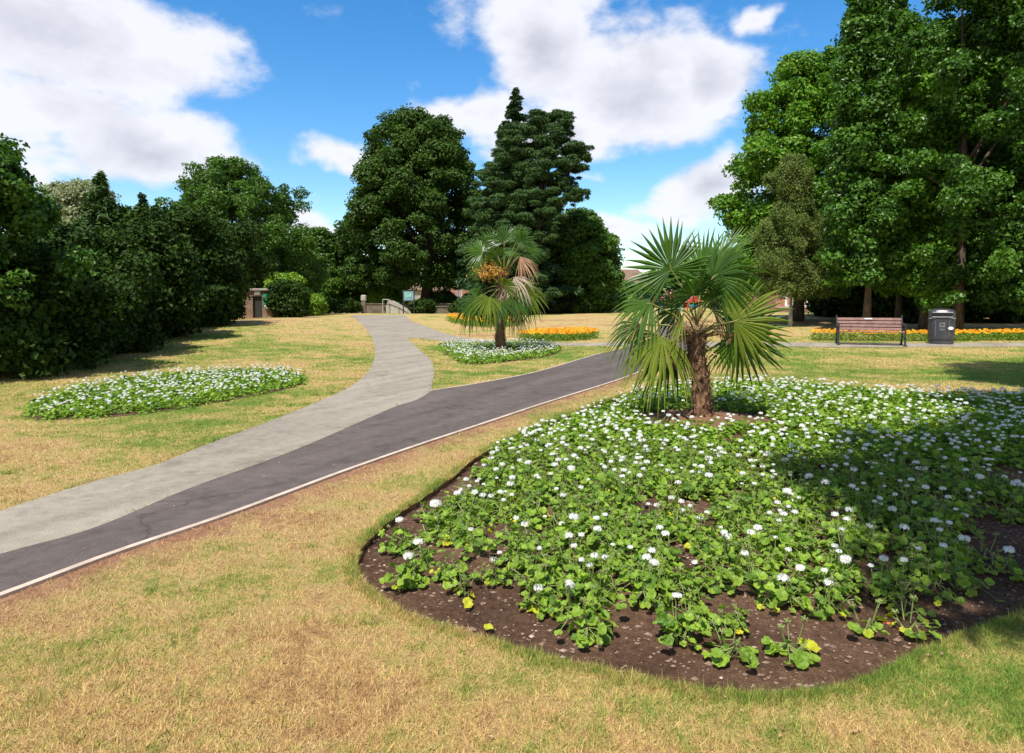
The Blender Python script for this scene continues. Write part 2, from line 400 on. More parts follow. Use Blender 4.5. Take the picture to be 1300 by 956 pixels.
M['blue_play'] = simple('blue_play_paint', (0.03, 0.2, 0.42), 0.4, var=0.15)
M['timber'] = simple('weathered_timber', (0.27, 0.19, 0.12), 0.85, var=0.35, scale=6, bump=0.4)
M['pebble'] = leafmat('pebble', (0.16, 0.1, 0.07), (0.5, 0.4, 0.32), 0.0, 0.85, odd=(0.5, 0.14, 0.07))

# ------------------------------------------------------------------ polygons on the ground
def pts(L_): return [at(u, v).to_2d() for u, v in L_]


def smooth_closed(P, k=5):
    out = []; n = len(P)
    for i in range(n):
        p0, p1, p2, p3 = P[i - 1], P[i], P[(i + 1) % n], P[(i + 2) % n]
        for j in range(k):
            t = j / k
            out.append(0.5 * ((2 * p1) + (p2 - p0) * t + (2 * p0 - 5 * p1 + 4 * p2 - p3) * t * t + (3 * p1 - p0 - 3 * p2 + p3) * t ** 3))
    return out


def smooth_open(P, k=6):
    out = []; n = len(P)
    for i in range(n - 1):
        p0, p1, p2, p3 = P[max(i - 1, 0)], P[i], P[i + 1], P[min(i + 2, n - 1)]
        for j in range(k):
            t = j / k
            out.append(0.5 * ((2 * p1) + (p2 - p0) * t + (2 * p0 - 5 * p1 + 4 * p2 - p3) * t * t + (3 * p1 - p0 - 3 * p2 + p3) * t ** 3))
    out.append(P[-1]); return out


def inpoly(X, Y, poly):
    P = np.array([(p[0], p[1]) for p in poly]); ins = np.zeros(len(X), bool); j = len(P) - 1
    for i in range(len(P)):
        xi, yi, xj, yj = P[i, 0], P[i, 1], P[j, 0], P[j, 1]
        c = ((yi > Y) != (yj > Y)) & (X < (xj - xi) * (Y - yi) / (yj - yi + 1e-12) + xi)
        ins ^= c; j = i
    return ins


def polydist(X, Y, poly, closed=True):
    P = np.array([(p[0], p[1]) for p in poly], dtype=np.float32); X = np.asarray(X, np.float32); Y = np.asarray(Y, np.float32); best = np.full(len(X), 1e9, np.float32)
    n = len(P)
    for i in range(n if closed else n - 1):
        a, b = P[i], P[(i + 1) % n]; d = b - a; l = max(d @ d, 1e-9)
        t = np.clip(((X - a[0]) * d[0] + (Y - a[1]) * d[1]) / l, 0, 1)
        ex = X - a[0] - t * d[0]; ey = Y - a[1] - t * d[1]; best = np.minimum(best, ex * ex + ey * ey)
    return np.sqrt(best).astype(float)


BED = smooth_closed(pts([(450, 722), (453, 700), (470, 682), (500, 655), (540, 628), (575, 603), (600, 582), (640, 562), (690, 540), (740, 520), (790, 503), (830, 494), (880, 489), (950, 488), (1020, 491), (1100, 497), (1180, 502), (1240, 504), (1330, 503), (1420, 520), (1430, 556), (1400, 590), (1365, 610), (1350, 650), (1350, 700), (1325, 765), (1260, 795), (1190, 822), (1135, 850), (1090, 870), (1020, 883), (940, 884), (870, 876), (800, 860), (700, 838), (600, 808), (520, 782), (475, 755), (455, 738)]), 6)
BED = [p + Vector((rng.normal() * .007, rng.normal() * .007)) for p in BED]
OVAL = smooth_closed(pts([(33, 526), (45, 515), (90, 498), (150, 487), (230, 478), (320, 473), (372, 474), (387, 483), (372, 492), (310, 505), (230, 519), (150, 529), (80, 533), (45, 532)]), 4)
MIDBED = smooth_closed(pts([(556, 439), (600, 437), (660, 437), (704, 440), (712, 446), (690, 454), (640, 460), (592, 463), (575, 455)]), 4)
# roads: the worn grey path, the newer dark path and the cross path
LEFT_EDGE = [(-420, 800), (0, 650), (120, 612), (200, 590), (260, 566), (330, 540), (400, 512), (450, 488), (471, 466), (476, 445), (470, 425), (458, 410), (444, 400.5)]
SEAM = [(-420, 830), (0, 706), (120, 672), (240, 622), (340, 586), (400, 562), (450, 540), (500, 518), (530, 508), (548, 497)]
DARK_LOW = [(-420, 912), (0, 757), (150, 701), (300, 650), (450, 594), (560, 556), (650, 526), (740, 497), (810, 473), (845, 458), (868, 446), (880, 438), (882, 425), (873, 412), (862, 404)]
DARK_UP = [(548, 497), (600, 489), (660, 478), (720, 462), (765, 449), (800, 440)]


def px(L_): return smooth_open(pts(L_), 6)


GREY = px(LEFT_EDGE) + px([(515, 400.2), (523, 408), (545, 416), (575, 426), (620, 432), (690, 435), (760, 435.5), (820, 434)]) + px([(822, 439), (760, 439.5), (690, 438.8), (620, 436.5), (570, 433.5), (520, 429), (528, 440), (545, 455), (551, 470), (549, 486), (548, 497)]) + px(SEAM)[::-1]
DARKP = px(SEAM) + px(DARK_UP)[1:] + px([(826, 432), (838, 420), (842, 411), (844, 404)]) + px(DARK_LOW)[::-1]
BENCHP = px([(872, 434.5), (900, 434.5), (980, 434.8), (1050, 435.6), (1150, 435.8), (1250, 435.5), (1330, 435), (1500, 433)]) + px([(1500, 438.5), (1330, 440.3), (1250, 440.8), (1150, 441), (1050, 441), (980, 440.2), (900, 441), (876, 443)])
KERBL = px(DARK_LOW[:10])


def strip(line, w0, w1):
    a, b = [], []
    for i, p in enumerate(line):
        t = (line[min(i + 1, len(line) - 1)] - line[max(i - 1, 0)]).normalized(); n = Vector((t.y, -t.x))
        a.append(p + n * w0); b.append(p + n * w1)
    return a, b


def cdt(poly, step, zf, extra=None, margin=0.4):
    xs = [p[0] for p in poly]; ys = [p[1] for p in poly]
    gx, gy = np.meshgrid(np.arange(min(xs), max(xs), step), np.arange(min(ys), max(ys), step))
    gx = gx.ravel() + rng.uniform(-.12, .12, gx.size) * step; gy = gy.ravel() + rng.uniform(-.12, .12, gy.size) * step
    k = inpoly(gx, gy, poly) & (polydist(gx, gy, poly) > step * margin)
    vs = [Vector((p[0], p[1])) for p in poly] + [Vector((a, b)) for a, b in zip(gx[k], gy[k])]
    n = len(poly)
    vo, _, fo, _, _, _ = delaunay_2d_cdt(vs, [], [list(range(n))], 1, 1e-5)
    V = np.array([(v.x, v.y) for v in vo]); Fc = np.array([f[:3] for f in fo if len(f) == 3])
    c = V[Fc].mean(1); Fc = Fc[inpoly(c[:, 0], c[:, 1], poly)]
    a, b, d = V[Fc[:, 0]], V[Fc[:, 1]], V[Fc[:, 2]]
    cr = (b[:, 0] - a[:, 0]) * (d[:, 1] - a[:, 1]) - (b[:, 1] - a[:, 1]) * (d[:, 0] - a[:, 0])
    Fc[cr < 0] = Fc[cr < 0][:, ::-1]
    return np.column_stack([V, zf(V[:, 0], V[:, 1])]), Fc


def sheet(name, poly, step, dz, mat, label=None):
    V, Fc = cdt(poly, step, lambda x, y: zt(x, y) + dz)
    o = link(name, np_mesh(name, V, Fc, smooth=True), mat); return tag(o, kind='structure')


EDGE_ALL = KERBL


def attrs(x, y):
    dk = polydist(x, y, KERBL, False)
    side = np.exp(-dk / 0.3) * 0.78
    gx = polydist(x, y, GREY)
    dirt = np.maximum(side, np.exp(-gx / 0.12) * 0.4)
    db = polydist(x, y, BED)
    lush = 0.10 * np.exp(-db / 0.06) - 0.075 * sstep((9 - y) / 3) * (x < 3) + 0.03 * (x < -3) * sstep((y - 7) / 4) - 0.15 * np.exp(-((y - 36) / 9.5) ** 2)
    lush += 0.14 * sstep((x - 1.2) / .8) * sstep((3.4 - y) / .8) + 0.06 * sstep((x - 3) / 3) * sstep((y - 9) / 4) * sstep((24 - y) / 4)
    lush += 0.13 * np.exp(-np.abs(polydist(x, y, px(DARK_UP), False) - .9) / .35) + 0.06 * np.exp(-polydist(x, y, MIDBED) / 1.0) + 0.08 * np.exp(-polydist(x, y, OVAL) / .25)
    return dirt, lush


# ground sheet with the bed cut out of it
def build_ground():
    xs = np.concatenate([-np.geomspace(600, 16, 14), np.arange(-15.5, 20, 0.34), np.geomspace(21, 600, 14)])
    ys = np.concatenate([-np.geomspace(300, 3, 8), np.arange(-2, 16, 0.3), np.arange(16, 62, 0.7), np.geomspace(63, 900, 14)])
    nx, ny = len(xs), len(ys)
    bx0, bx1 = min(p.x for p in BED) - .2, max(p.x for p in BED) + .2; by0, by1 = min(p.y for p in BED) - .2, max(p.y for p in BED) + .2
    i0 = np.searchsorted(xs, bx0) - 1; i1 = np.searchsorted(xs, bx1); j0 = np.searchsorted(ys, by0) - 1; j1 = np.searchsorted(ys, by1)
    X, Y = np.meshgrid(xs, ys); P = np.column_stack([X.ravel(), Y.ravel()])
    ii, jj = np.meshgrid(np.arange(nx - 1), np.arange(ny - 1)); keep = ~((ii >= i0) & (ii < i1) & (jj >= j0) & (jj < j1)); ii = ii[keep]; jj = jj[keep]
    a = jj * nx + ii
    T = np.concatenate([np.column_stack([a, a + 1, a + nx + 1]), np.column_stack([a, a + nx + 1, a + nx])])
    # local patch
    idx = [j * nx + i for j in range(j0, j1 + 1) for i in range(i0, i1 + 1)]
    q = P[idx]; kk = polydist(q[:, 0], q[:, 1], BED) > 0.06
    onb = (q[:, 0] <= xs[i0] + 1e-6) | (q[:, 0] >= xs[i1] - 1e-6) | (q[:, 1] <= ys[j0] + 1e-6) | (q[:, 1] >= ys[j1] - 1e-6)
    ins = inpoly(q[:, 0], q[:, 1], BED); q = q[(kk & ~ins) | onb]
    vs = [Vector(p) for p in BED] + [Vector(p) for p in q]
    vo, _, fo, _, _, _ = delaunay_2d_cdt(vs, [], [list(range(len(BED)))], 0, 1e-5)
    V2 = np.array([(v.x, v.y) for v in vo]); F2 = np.array([f[:3] for f in fo]); c = V2[F2].mean(1); F2 = F2[~inpoly(c[:, 0], c[:, 1], BED)]
    a_, b_, d_ = V2[F2[:, 0]], V2[F2[:, 1]], V2[F2[:, 2]]; cr = (b_[:, 0] - a_[:, 0]) * (d_[:, 1] - a_[:, 1]) - (b_[:, 1] - a_[:, 1]) * (d_[:, 0] - a_[:, 0])
    F2 = F2[np.abs(cr) > 1e-9]; cr = cr[np.abs(cr) > 1e-9]
    F2[cr < 0] = F2[cr < 0][:, ::-1]
    PP = np.concatenate([P, V2]); TT = np.concatenate([T, F2 + len(P)])
    d, l = attrs(PP[:, 0], PP[:, 1])
    V = np.column_stack([PP, zt(PP[:, 0], PP[:, 1])])
    # turf lip down into the bed
    n = len(BED); B = np.array([(p.x, p.y) for p in BED]); base = len(V)
    V = np.concatenate([V, np.column_stack([B, zt(B[:, 0], B[:, 1])]), np.column_stack([B, zt(B[:, 0], B[:, 1]) - 0.09])])
    i = np.arange(n); k = (i + 1) % n
    TT = np.concatenate([TT, np.column_stack([base + i, base + k, base + n + k]), np.column_stack([base + i, base + n + k, base + n + i])])
    d = np.concatenate([d, np.full(2 * n, 0.55)]); l = np.concatenate([l, np.zeros(2 * n)])
    me = np_mesh('ground', V, TT, {'dirt': d, 'lush': l}, smooth=False)
    tag(link('ground', me, M['ground']), kind='structure')


PALM = at(890, 535)


def zsoil(x, y):
    x = np.asarray(x, float); y = np.asarray(y, float)
    d = polydist(np.asarray(x, float), np.asarray(y, float), BED); ins = inpoly(np.asarray(x), np.asarray(y), BED)
    d = np.where(ins, d, 0)
    z = zt(x, y) - 0.05 + 0.09 * sstep(d / 0.9)
    z = z + 0.05 * np.exp(-((x - PALM.x) ** 2 + (y - PALM.y) ** 2) / 0.3)
    s = np.sin(x * 23 + np.sin(y * 17) * 1.7) * np.sin(y * 27 + np.sin(x * 19) * 1.5) * 0.008 + np.sin(x * 61 + y * 13) * np.sin(y * 57 - x * 9) * 0.004
    return z + np.where(d > 0.02, s, 0)


build_ground()
V, Fc = cdt(BED, 0.055, zsoil)
mul = np.exp(-((V[:, 0] - PALM.x) ** 2 + (V[:, 1] - PALM.y) ** 2) / 0.7)
tag(link('soil', np_mesh('soil', V, Fc, {'mulch': mul}, smooth=True), M['soil']), kind='structure')
sheet('grey_path', GREY, 0.4, 0.008, M['old_tarmac'])
sheet('dark_path', DARKP, 0.4, 0.014, M['new_tarmac'])
sheet('bench_path', BENCHP, 0.4, 0.011, M['old_tarmac'])
for nm, pl in (('oval_soil', OVAL), ('border_soil', MIDBED)): sheet(nm, pl, 0.3, 0.006, M['soil'])


def kerb(name, line, w0, w1, h):
    a, b = strip(line, w0, w1); n = len(a); V = []; Fq = []
    for p, q in zip(a, b):
        zz = float(zt(p.x, p.y)); V += [(p.x, p.y, zz - .05), (p.x, p.y, zz + h), (q.x, q.y, zz + h), (q.x, q.y, zz - .05)]
    for i in range(n - 1):
        for k in range(3): Fq.append((i * 4 + k, i * 4 + k + 1, i * 4 + k + 5, i * 4 + k + 4))
    Fq += [(0, 3, 2, 1), (n * 4 - 4, n * 4 - 3, n * 4 - 2, n * 4 - 1)]
    tag(link(name, np_mesh(name, V, Fq), M['kerb']), kind='structure')


kerb('kerb', KERBL, -0.005, 0.042, 0.02)
kerb('path_kerb', px([(548, 497), (600, 489), (660, 478), (720, 462), (765, 449)]), -0.04, 0.0, 0.02)

# ------------------------------------------------------------------ world
def build_world():
    w = bpy.data.worlds.new('World'); scene.world = w; w.use_nodes = True
    nt = w.node_tree; nt.nodes.clear(); L = nt.links.new
    out = nd(nt, 'ShaderNodeOutputWorld'); bg = nd(nt, 'ShaderNodeBackground', i_Strength=0.1)
    sky = nd(nt, 'ShaderNodeTexSky', sky_type='NISHITA', sun_disc=False, sun_elevation=SUN_EL, sun_rotation=SUN_AZ, altitude=60, air_density=1.0, dust_density=0.35, ozone_density=2.2)
    tc = nd(nt, 'ShaderNodeTexCoord'); D = tc.outputs['Generated']
    hs = nd(nt, 'ShaderNodeHueSaturation', i_Saturation=1.38, i_Value=1.35); L(sky.outputs[0], hs.inputs['Color'])
    # warped direction
    nw = noise(nt, 2.6, 5, 0.6, D)
    sub = nd(nt, 'ShaderNodeVectorMath', operation='SUBTRACT'); L(nw.outputs['Color'], sub.inputs[0]); sub.inputs[1].default_value = (0.5, 0.5, 0.5)
    sc = nd(nt, 'ShaderNodeVectorMath', operation='SCALE'); L(sub.outputs[0], sc.inputs[0]); sc.inputs['Scale'].default_value = 0.16
    ad = nd(nt, 'ShaderNodeVectorMath', operation='ADD'); L(D, ad.inputs[0]); L(sc.outputs[0], ad.inputs[1])
    sep = nd(nt, 'ShaderNodeSeparateXYZ'); L(ad.outputs[0], sep.inputs[0])
    az = mth(nt, 'ARCTAN2', sep.outputs[0], sep.outputs[1]); el = mth(nt, 'ARCSINE', mth(nt, 'MINIMUM', mth(nt, 'MAXIMUM', sep.outputs[2], -1.0), 1.0))
    cb = nd(nt, 'ShaderNodeCombineXYZ'); L(az, cb.inputs[0]); L(el, cb.inputs[1]); AE = cb.outputs[0]
    blobs = [  # centre px, radius px, weight
        (95, 40, 250, 110, 1.0), (60, 130, 170, 80, .8), (210, 185, 170, 62, .95), (290, 215, 80, 38, .6), (180, 10, 130, 60, .5),
        (680, 60, 85, 85, 1.0), (790, 110, 150, 90, 1.1), (905, 95, 90, 62, 1.0), (590, 130, 90, 40, .75), (690, 165, 130, 42, .95), (700, 10, 70, 40, .7), (620, 185, 60, 30, .6),
        (440, 176, 60, 32, .75), (980, 22, 36, 20, .6), (900, 232, 95, 48, 1.0), (850, 262, 70, 24, .7), (400, 285, 70, 34, .9), (780, 292, 75, 28, .7), (740, 225, 60, 20, .35),
        (1250, 120, 160, 60, .8), (280, 108, 25, 18, .3), (-160, 60, 200, 160, .9), (1500, 40, 160, 120, .9), (60, 215, 90, 40, .5)]
    tot = None
    for u, v, ru, rv, wt in blobs:
        d = ray(u, v).normalized(); a0 = math.atan2(d.x, d.y); e0 = math.asin(d.z)
        d1 = ray(u + ru, v).normalized(); d2 = ray(u, v - rv).normalized()
        ra = abs(math.atan2(d1.x, d1.y) - a0) * 1.2; re = abs(math.asin(d2.z) - e0) * 1.2
        s = nd(nt, 'ShaderNodeVectorMath', operation='SUBTRACT'); L(AE, s.inputs[0]); s.inputs[1].default_value = (a0, e0, 0)
        m = nd(nt, 'ShaderNodeVectorMath', operation='MULTIPLY'); L(s.outputs[0], m.inputs[0]); m.inputs[1].default_value = (1 / ra, 1 / re, 0)
        ln = nd(nt, 'ShaderNodeVectorMath', operation='LENGTH'); L(m.outputs[0], ln.inputs[0])
        g = mth(nt, 'MULTIPLY', mth(nt, 'SUBTRACT', 1.0, ln.outputs['Value'], clamp=True), wt)
        tot = g if tot is None else mth(nt, 'SMOOTH_MAX', tot, g, 0.12)
    # behind the camera, a plain scatter of clouds
    sepD = nd(nt, 'ShaderNodeSeparateXYZ'); L(D, sepD.inputs[0])
    back = mth(nt, 'MULTIPLY', mth(nt, 'MULTIPLY_ADD', sepD.outputs[1], -1.0, 0.1), 2.0, clamp=True)
    nb = noise(nt, 2.2, 6, 0.55, D); tot = mth(nt, 'ADD', tot, mth(nt, 'MULTIPLY', back, mth(nt, 'SUBTRACT', nb.outputs[0], 0.2)))
    st = nd(nt, 'ShaderNodeMapping'); st.inputs['Scale'].default_value = (1, 1, 1.7); L(D, st.inputs[0])
    n1 = noise(nt, 5.0, 9, 0.58, st.outputs[0]); n2 = noise(nt, 17, 7, 0.6, st.outputs[0])
    f = mth(nt, 'MULTIPLY_ADD', mth(nt, 'SUBTRACT', n1.outputs[0], 0.5), 1.35, mth(nt, 'MULTIPLY', tot, 1.15))
    f = mth(nt, 'MULTIPLY_ADD', mth(nt, 'SUBTRACT', n2.outputs[0], 0.5), 0.6, f)
    dens = nd(nt, 'ShaderNodeMapRange', interpolation_type='SMOOTHSTEP'); L(f, dens.inputs[0]); dens.inputs[1].default_value = 0.16; dens.inputs[2].default_value = 0.58
    core = nd(nt, 'ShaderNodeMapRange', interpolation_type='SMOOTHSTEP'); L(f, core.inputs[0]); core.inputs[1].default_value = 0.55; core.inputs[2].default_value = 1.25
    sh = nd(nt, 'ShaderNodeMapping'); sh.inputs['Location'].default_value = (0.03, 0.0, 0.075); L(st.outputs[0], sh.inputs[0]); n3 = noise(nt, 5.0, 6, 0.55, sh.outputs[0])
    rel = mth(nt, 'MULTIPLY', mth(nt, 'SUBTRACT', n3.outputs[0], n1.outputs[0]), 2.6)
    sf = mth(nt, 'ADD', mth(nt, 'MULTIPLY', core.outputs[0], 0.75), rel, clamp=True)
    cc = mixc(nt, sf, (6.6, 6.65, 7.1), (4.1, 4.15, 4.75))
    dm = mth(nt, 'MULTIPLY', dens.outputs[0], 0.95)
    c = mixc(nt, dm, hs.outputs[0], cc)
    L(c, bg.inputs[0]); L(bg.outputs[0], out.inputs[0])
    w.cycles.sampling_method = 'MANUAL'; w.cycles.sample_map_resolution = 512


build_world()
sd = bpy.data.lights.new('sun', 'SUN'); sd.energy = 5.0; sd.angle = R(0.53); sd.color = (1.0, 0.955, 0.88)
so = bpy.data.objects.new('sun', sd); COL.objects.link(so); so.rotation_euler = (-SUNV).to_track_quat('-Z', 'Y').to_euler(); so.location = (10, 20, 40)
vs_ = scene.view_settings; vs_.view_transform = 'Standard'; vs_.look = 'None'; vs_.gamma = 1; vs_.use_curve_mapping = False; vs_.exposure = 0.56
scene.cycles.max_bounces = 6; scene.cycles.diffuse_bounces = 3; scene.cycles.transmission_bounces = 4; scene.cycles.transparent_max_bounces = 4
scene.cycles.use_adaptive_sampling = True; scene.cycles.sample_clamp_indirect = 6

# ------------------------------------------------------------------ leaves
def norm(a): return a / (np.linalg.norm(a, axis=1, keepdims=True) + 1e-9)


def leaf_kites(C, N, A, ln, wd, fold=0.12):
    """kites: centre C, normal N, long axis A, length ln, width wd"""
    N = norm(N); A = norm(A - N * np.sum(A * N, 1, keepdims=True)); S = np.cross(N, A)
    ln = np.asarray(ln)[:, None]; wd = np.asarray(wd)[:, None]
    b = C - A * ln * .5; t = C + A * ln * .5 - N * ln * fold; l = C - A * ln * .05 + S * wd * .5 + N * wd * fold; r = C - A * ln * .05 - S * wd * .5 + N * wd * fold
    V = np.stack([b, r, t, l], 1).reshape(-1, 3)
    return V


def crown_leaves(clumps, cov, size, aspect=0.7, up=0.5, rnd=0.6, inner=0.2, oblate=0.75, droop=0.0, radial=False):
    """clumps (n,4): x,y,z,r -> verts, v"""
    Vs = []; vv = []
    cl = np.asarray(clumps)
    cnt = np.maximum(8, (4 * math.pi * cl[:, 3] ** 2 * cov / (size * size * aspect * .5) * .6)).astype(int)
    idx = np.repeat(np.arange(len(cl)), cnt); n = len(idx)
    d = norm(rng.normal(size=(n, 3))); d[:, 2] = np.where(rng.random(n) < up * 0.6, np.abs(d[:, 2]), d[:, 2])
    # lumps inside the clump
    ph = rng.uniform(0, 6.3, (len(cl), 3))[idx]
    lump = 1 + 0.22 * np.sin(d[:, 0] * 5 + ph[:, 0]) * np.sin(d[:, 1] * 5 + ph[:, 1]) + 0.15 * np.sin(d[:, 2] * 7 + ph[:, 2])
    rr = cl[idx, 3] * lump * np.where(rng.random(n) < inner, rng.uniform(0.3, .8, n), 0.8 + 0.3 * rng.random(n) ** 1.5)
    off = d * rr[:, None]; off[:, 2] *= oblate
    off[:, 2] -= droop * cl[idx, 3] * rng.random(n) ** 2
    C = cl[idx, :3] + off
    N = d * .9 + np.array([0, 0, up]) + rng.normal(size=(n, 3)) * rnd
    if radial: A = d + rng.normal(size=(n, 3)) * .35 + np.array([0, 0, .25])
    else: A = rng.normal(size=(n, 3)) + d * .6 + np.array([0, 0, -0.3])
    s = size * rng.uniform(.65, 1.3, n)
    V = leaf_kites(C, N, A, s, s * aspect)
    v = np.clip(rng.random(len(cl))[idx] * .5 + rng.random(n) * .5, 0, .94); v = np.where(rng.random(n) < 0.012, 0.99, v)
    return V, v


def quads(n): return np.arange(n * 4).reshape(-1, 4)


def profile_clumps(rows, n, rc, Y0, depth=1.0, inner=0.25, jitter=.12, x0=0.0):
    """rows: list of (z, xl, xr) relative to base; clumps near the surface of the crown"""
    rows = sorted(rows); Z = np.array([r[0] for r in rows]); XL = np.array([r[1] for r in rows]); XR = np.array([r[2] for r in rows])
    zs = np.linspace(Z[0], Z[-1], 80); w = np.maximum((np.interp(zs, Z, XR) - np.interp(zs, Z, XL)), .3); w = w / w.sum()
    z = rng.choice(zs, n, p=w) + rng.uniform(-.1, .1, n)
    c = (np.interp(z, Z, XL) + np.interp(z, Z, XR)) / 2; r = (np.interp(z, Z, XR) - np.interp(z, Z, XL)) / 2
    rad = np.clip(rc * rng.uniform(.65, 1.35, n), 0, r * .95 + 0.12)
    fr = np.where(rng.random(n) < inner, np.sqrt(rng.random(n)) * .7, 1 + rng.normal(size=n) * jitter * .6)
    a = rng.uniform(0, 2 * math.pi, n)
    R_ = np.maximum(r - rad * .85, 0.0) * fr
    x = c + np.cos(a) * R_; y = np.sin(a) * R_ * depth
    top = Z[-1]; z = np.minimum(z, top - rad * .8); z = np.maximum(z, Z[0] + rad * .5)
    return np.column_stack([x, y, z, rad])


def lobed_clumps(rows, n, rc, depth, inner, jitter, lobe=.24):
    """big lobes spread evenly over the crown's skin, small clumps on the lobes"""
    Z = np.array(sorted(r[0] for r in rows)); rs = sorted(rows); XL = np.array([r[1] for r in rs]); XR = np.array([r[2] for r in rs])
    wid = float((XR - XL).max()) / 2; H = Z[-1] - Z[0]; rb = max(rc * 1.15, min(wid, H) * lobe)
    zs = np.linspace(Z[0], Z[-1], 200); rad_ = (np.interp(zs, Z, XR) - np.interp(zs, Z, XL)) / 2
    area = float(np.sum(2 * math.pi * rad_) * (zs[1] - zs[0])) + math.pi * rad_[-1] ** 2
    nb = int(max(14, min(110, area / (rb * rb * 1.5)))); w = rad_ + .25 * rb; cw = np.cumsum(w / w.sum())
    B = []
    for k in range(nb):
        u_ = (k + rng.uniform(.2, .8)) / nb; z = float(np.interp(u_, cw, zs)); a = k * 2.399963 + rng.normal() * .35; r_ = float(np.interp(z, zs, rad_)); c_ = float(np.interp(z, Z, (XL + XR) / 2))
        br = min(rb * rng.uniform(.75, 1.25), max(r_, rb * .5)); R_ = max(0, r_ - br * .8) * (1 + rng.normal() * jitter); z = min(max(z, Z[0] + br * .5), Z[-1] - br * .75)
        B.append((c_ + math.cos(a) * R_, math.sin(a) * R_ * depth, z, br))
    for k in range(max(4, nb // 3)):
        z = rng.uniform(Z[0] + rb, max(Z[-1] - rb * 1.5, Z[0] + rb + .1)); r_ = float(np.interp(z, zs, rad_)); B.append((float(np.interp(z, Z, (XL + XR) / 2)) + rng.normal() * r_ * .35, rng.normal() * r_ * .35, z, rb * 1.25))
    B = np.array(B); nb = len(B); n = max(n, nb * 4)
    i = rng.integers(0, nb, n); d = norm(rng.normal(size=(n, 3)) + norm(B[i, :3] - B[:, :3].mean(0)) * .6 + np.array([0, 0, .3]))
    rad = rc * rng.uniform(.55, 1.15, n); br = np.maximum(B[i, 3], rad)
    t = np.where(rng.random(n) < inner, rng.uniform(.1, .6, n), 1 + rng.normal(size=n) * .08)
    p = B[i, :3] + d * ((br - rad * .6) * t)[:, None] * np.array([1, 1, .85])
    p[:, 2] = np.clip(p[:, 2], Z[0] + rad * .4, None)
    return np.column_stack([p, rad])


def trunk_mesh(h, r0, clumps=None, nl=10, top=None, lean=(0, 0), split=0.35, n=9):
    mb = MB(); top = top or (clumps[:, :3][clumps[:, 2].argmax()] * .9 if clumps is not None else (0, 0, h))
    tx, ty, tz = top
    def axis(t): return Vector((tx * t ** 1.5 + math.sin(t * 5) * r0 * .6, ty * t ** 1.5 + math.cos(t * 4) * r0 * .4 - r0 * .4, tz * t))
    P = [axis(t) for t in np.linspace(0, 1, 9)]; P[0].z -= 0.15
    rad = [r0 * 1.5] + [r0 * (1 - .88 * t) for t in np.linspace(0.08, 1, 8)]
    mb.tube(P, rad, n)
    if clumps is not None:
        idx = rng.choice(len(clumps), min(nl, len(clumps)), replace=False)
        for i in idx:
            c = Vector(clumps[i, :3]); t0 = max(split, min(.85, (c.z * .55) / max(tz, .1))); s = axis(t0); rr = r0 * (1 - .88 * t0) * .6
            if c.z < s.z * .7: t0 = split; s = axis(t0)
            m = s.lerp(c, .5) + Vector((0, 0, (c - s).length * .06))
            mb.tube([s, m, c], [rr, rr * .6, max(.012, rr * .15)], 6, caps=False)
    return mb


NLEAF = 0


def tree(name, label, cat, u, Y, rows, mat, clumps=120, rc=0.9, cov=1.6, size=0.2, trunk_r=0.25, bark='bark', group=None, base_v=None, depth=.9, limbs=14, part='crown', **kw):
    global NLEAF
    bx = (u - 650) / F * Y / (math.cos(PITCH)) if False else pix(u, 400, Y).x
    bz = float(zt(bx, Y)); root = empty(name, (bx, Y, bz), label, cat, group)
    rr = []
    for v, l, r in rows:
        p, q = pix(l, v, Y), pix(r, v, Y); rr.append((max(p.z - bz, .15), p.x - bx, q.x - bx))
    pk = {k: kw.pop(k) for k in ('inner_c', 'jitter', 'lobe') if k in kw}
    cl = lobed_clumps(rr, clumps, rc * .85, depth, pk.get('inner_c', .2), pk.get('jitter', .12), pk.get('lobe', .24))
    V, v = crown_leaves(cl, cov, size, **kw); NLEAF += len(v)
    trunk_mesh(None, trunk_r, cl, limbs).build('trunk', M[bark], root, smooth=True)
    link(part, np_mesh(part, V, quads(len(v)), {'v': v}), M[mat], root)
    return root


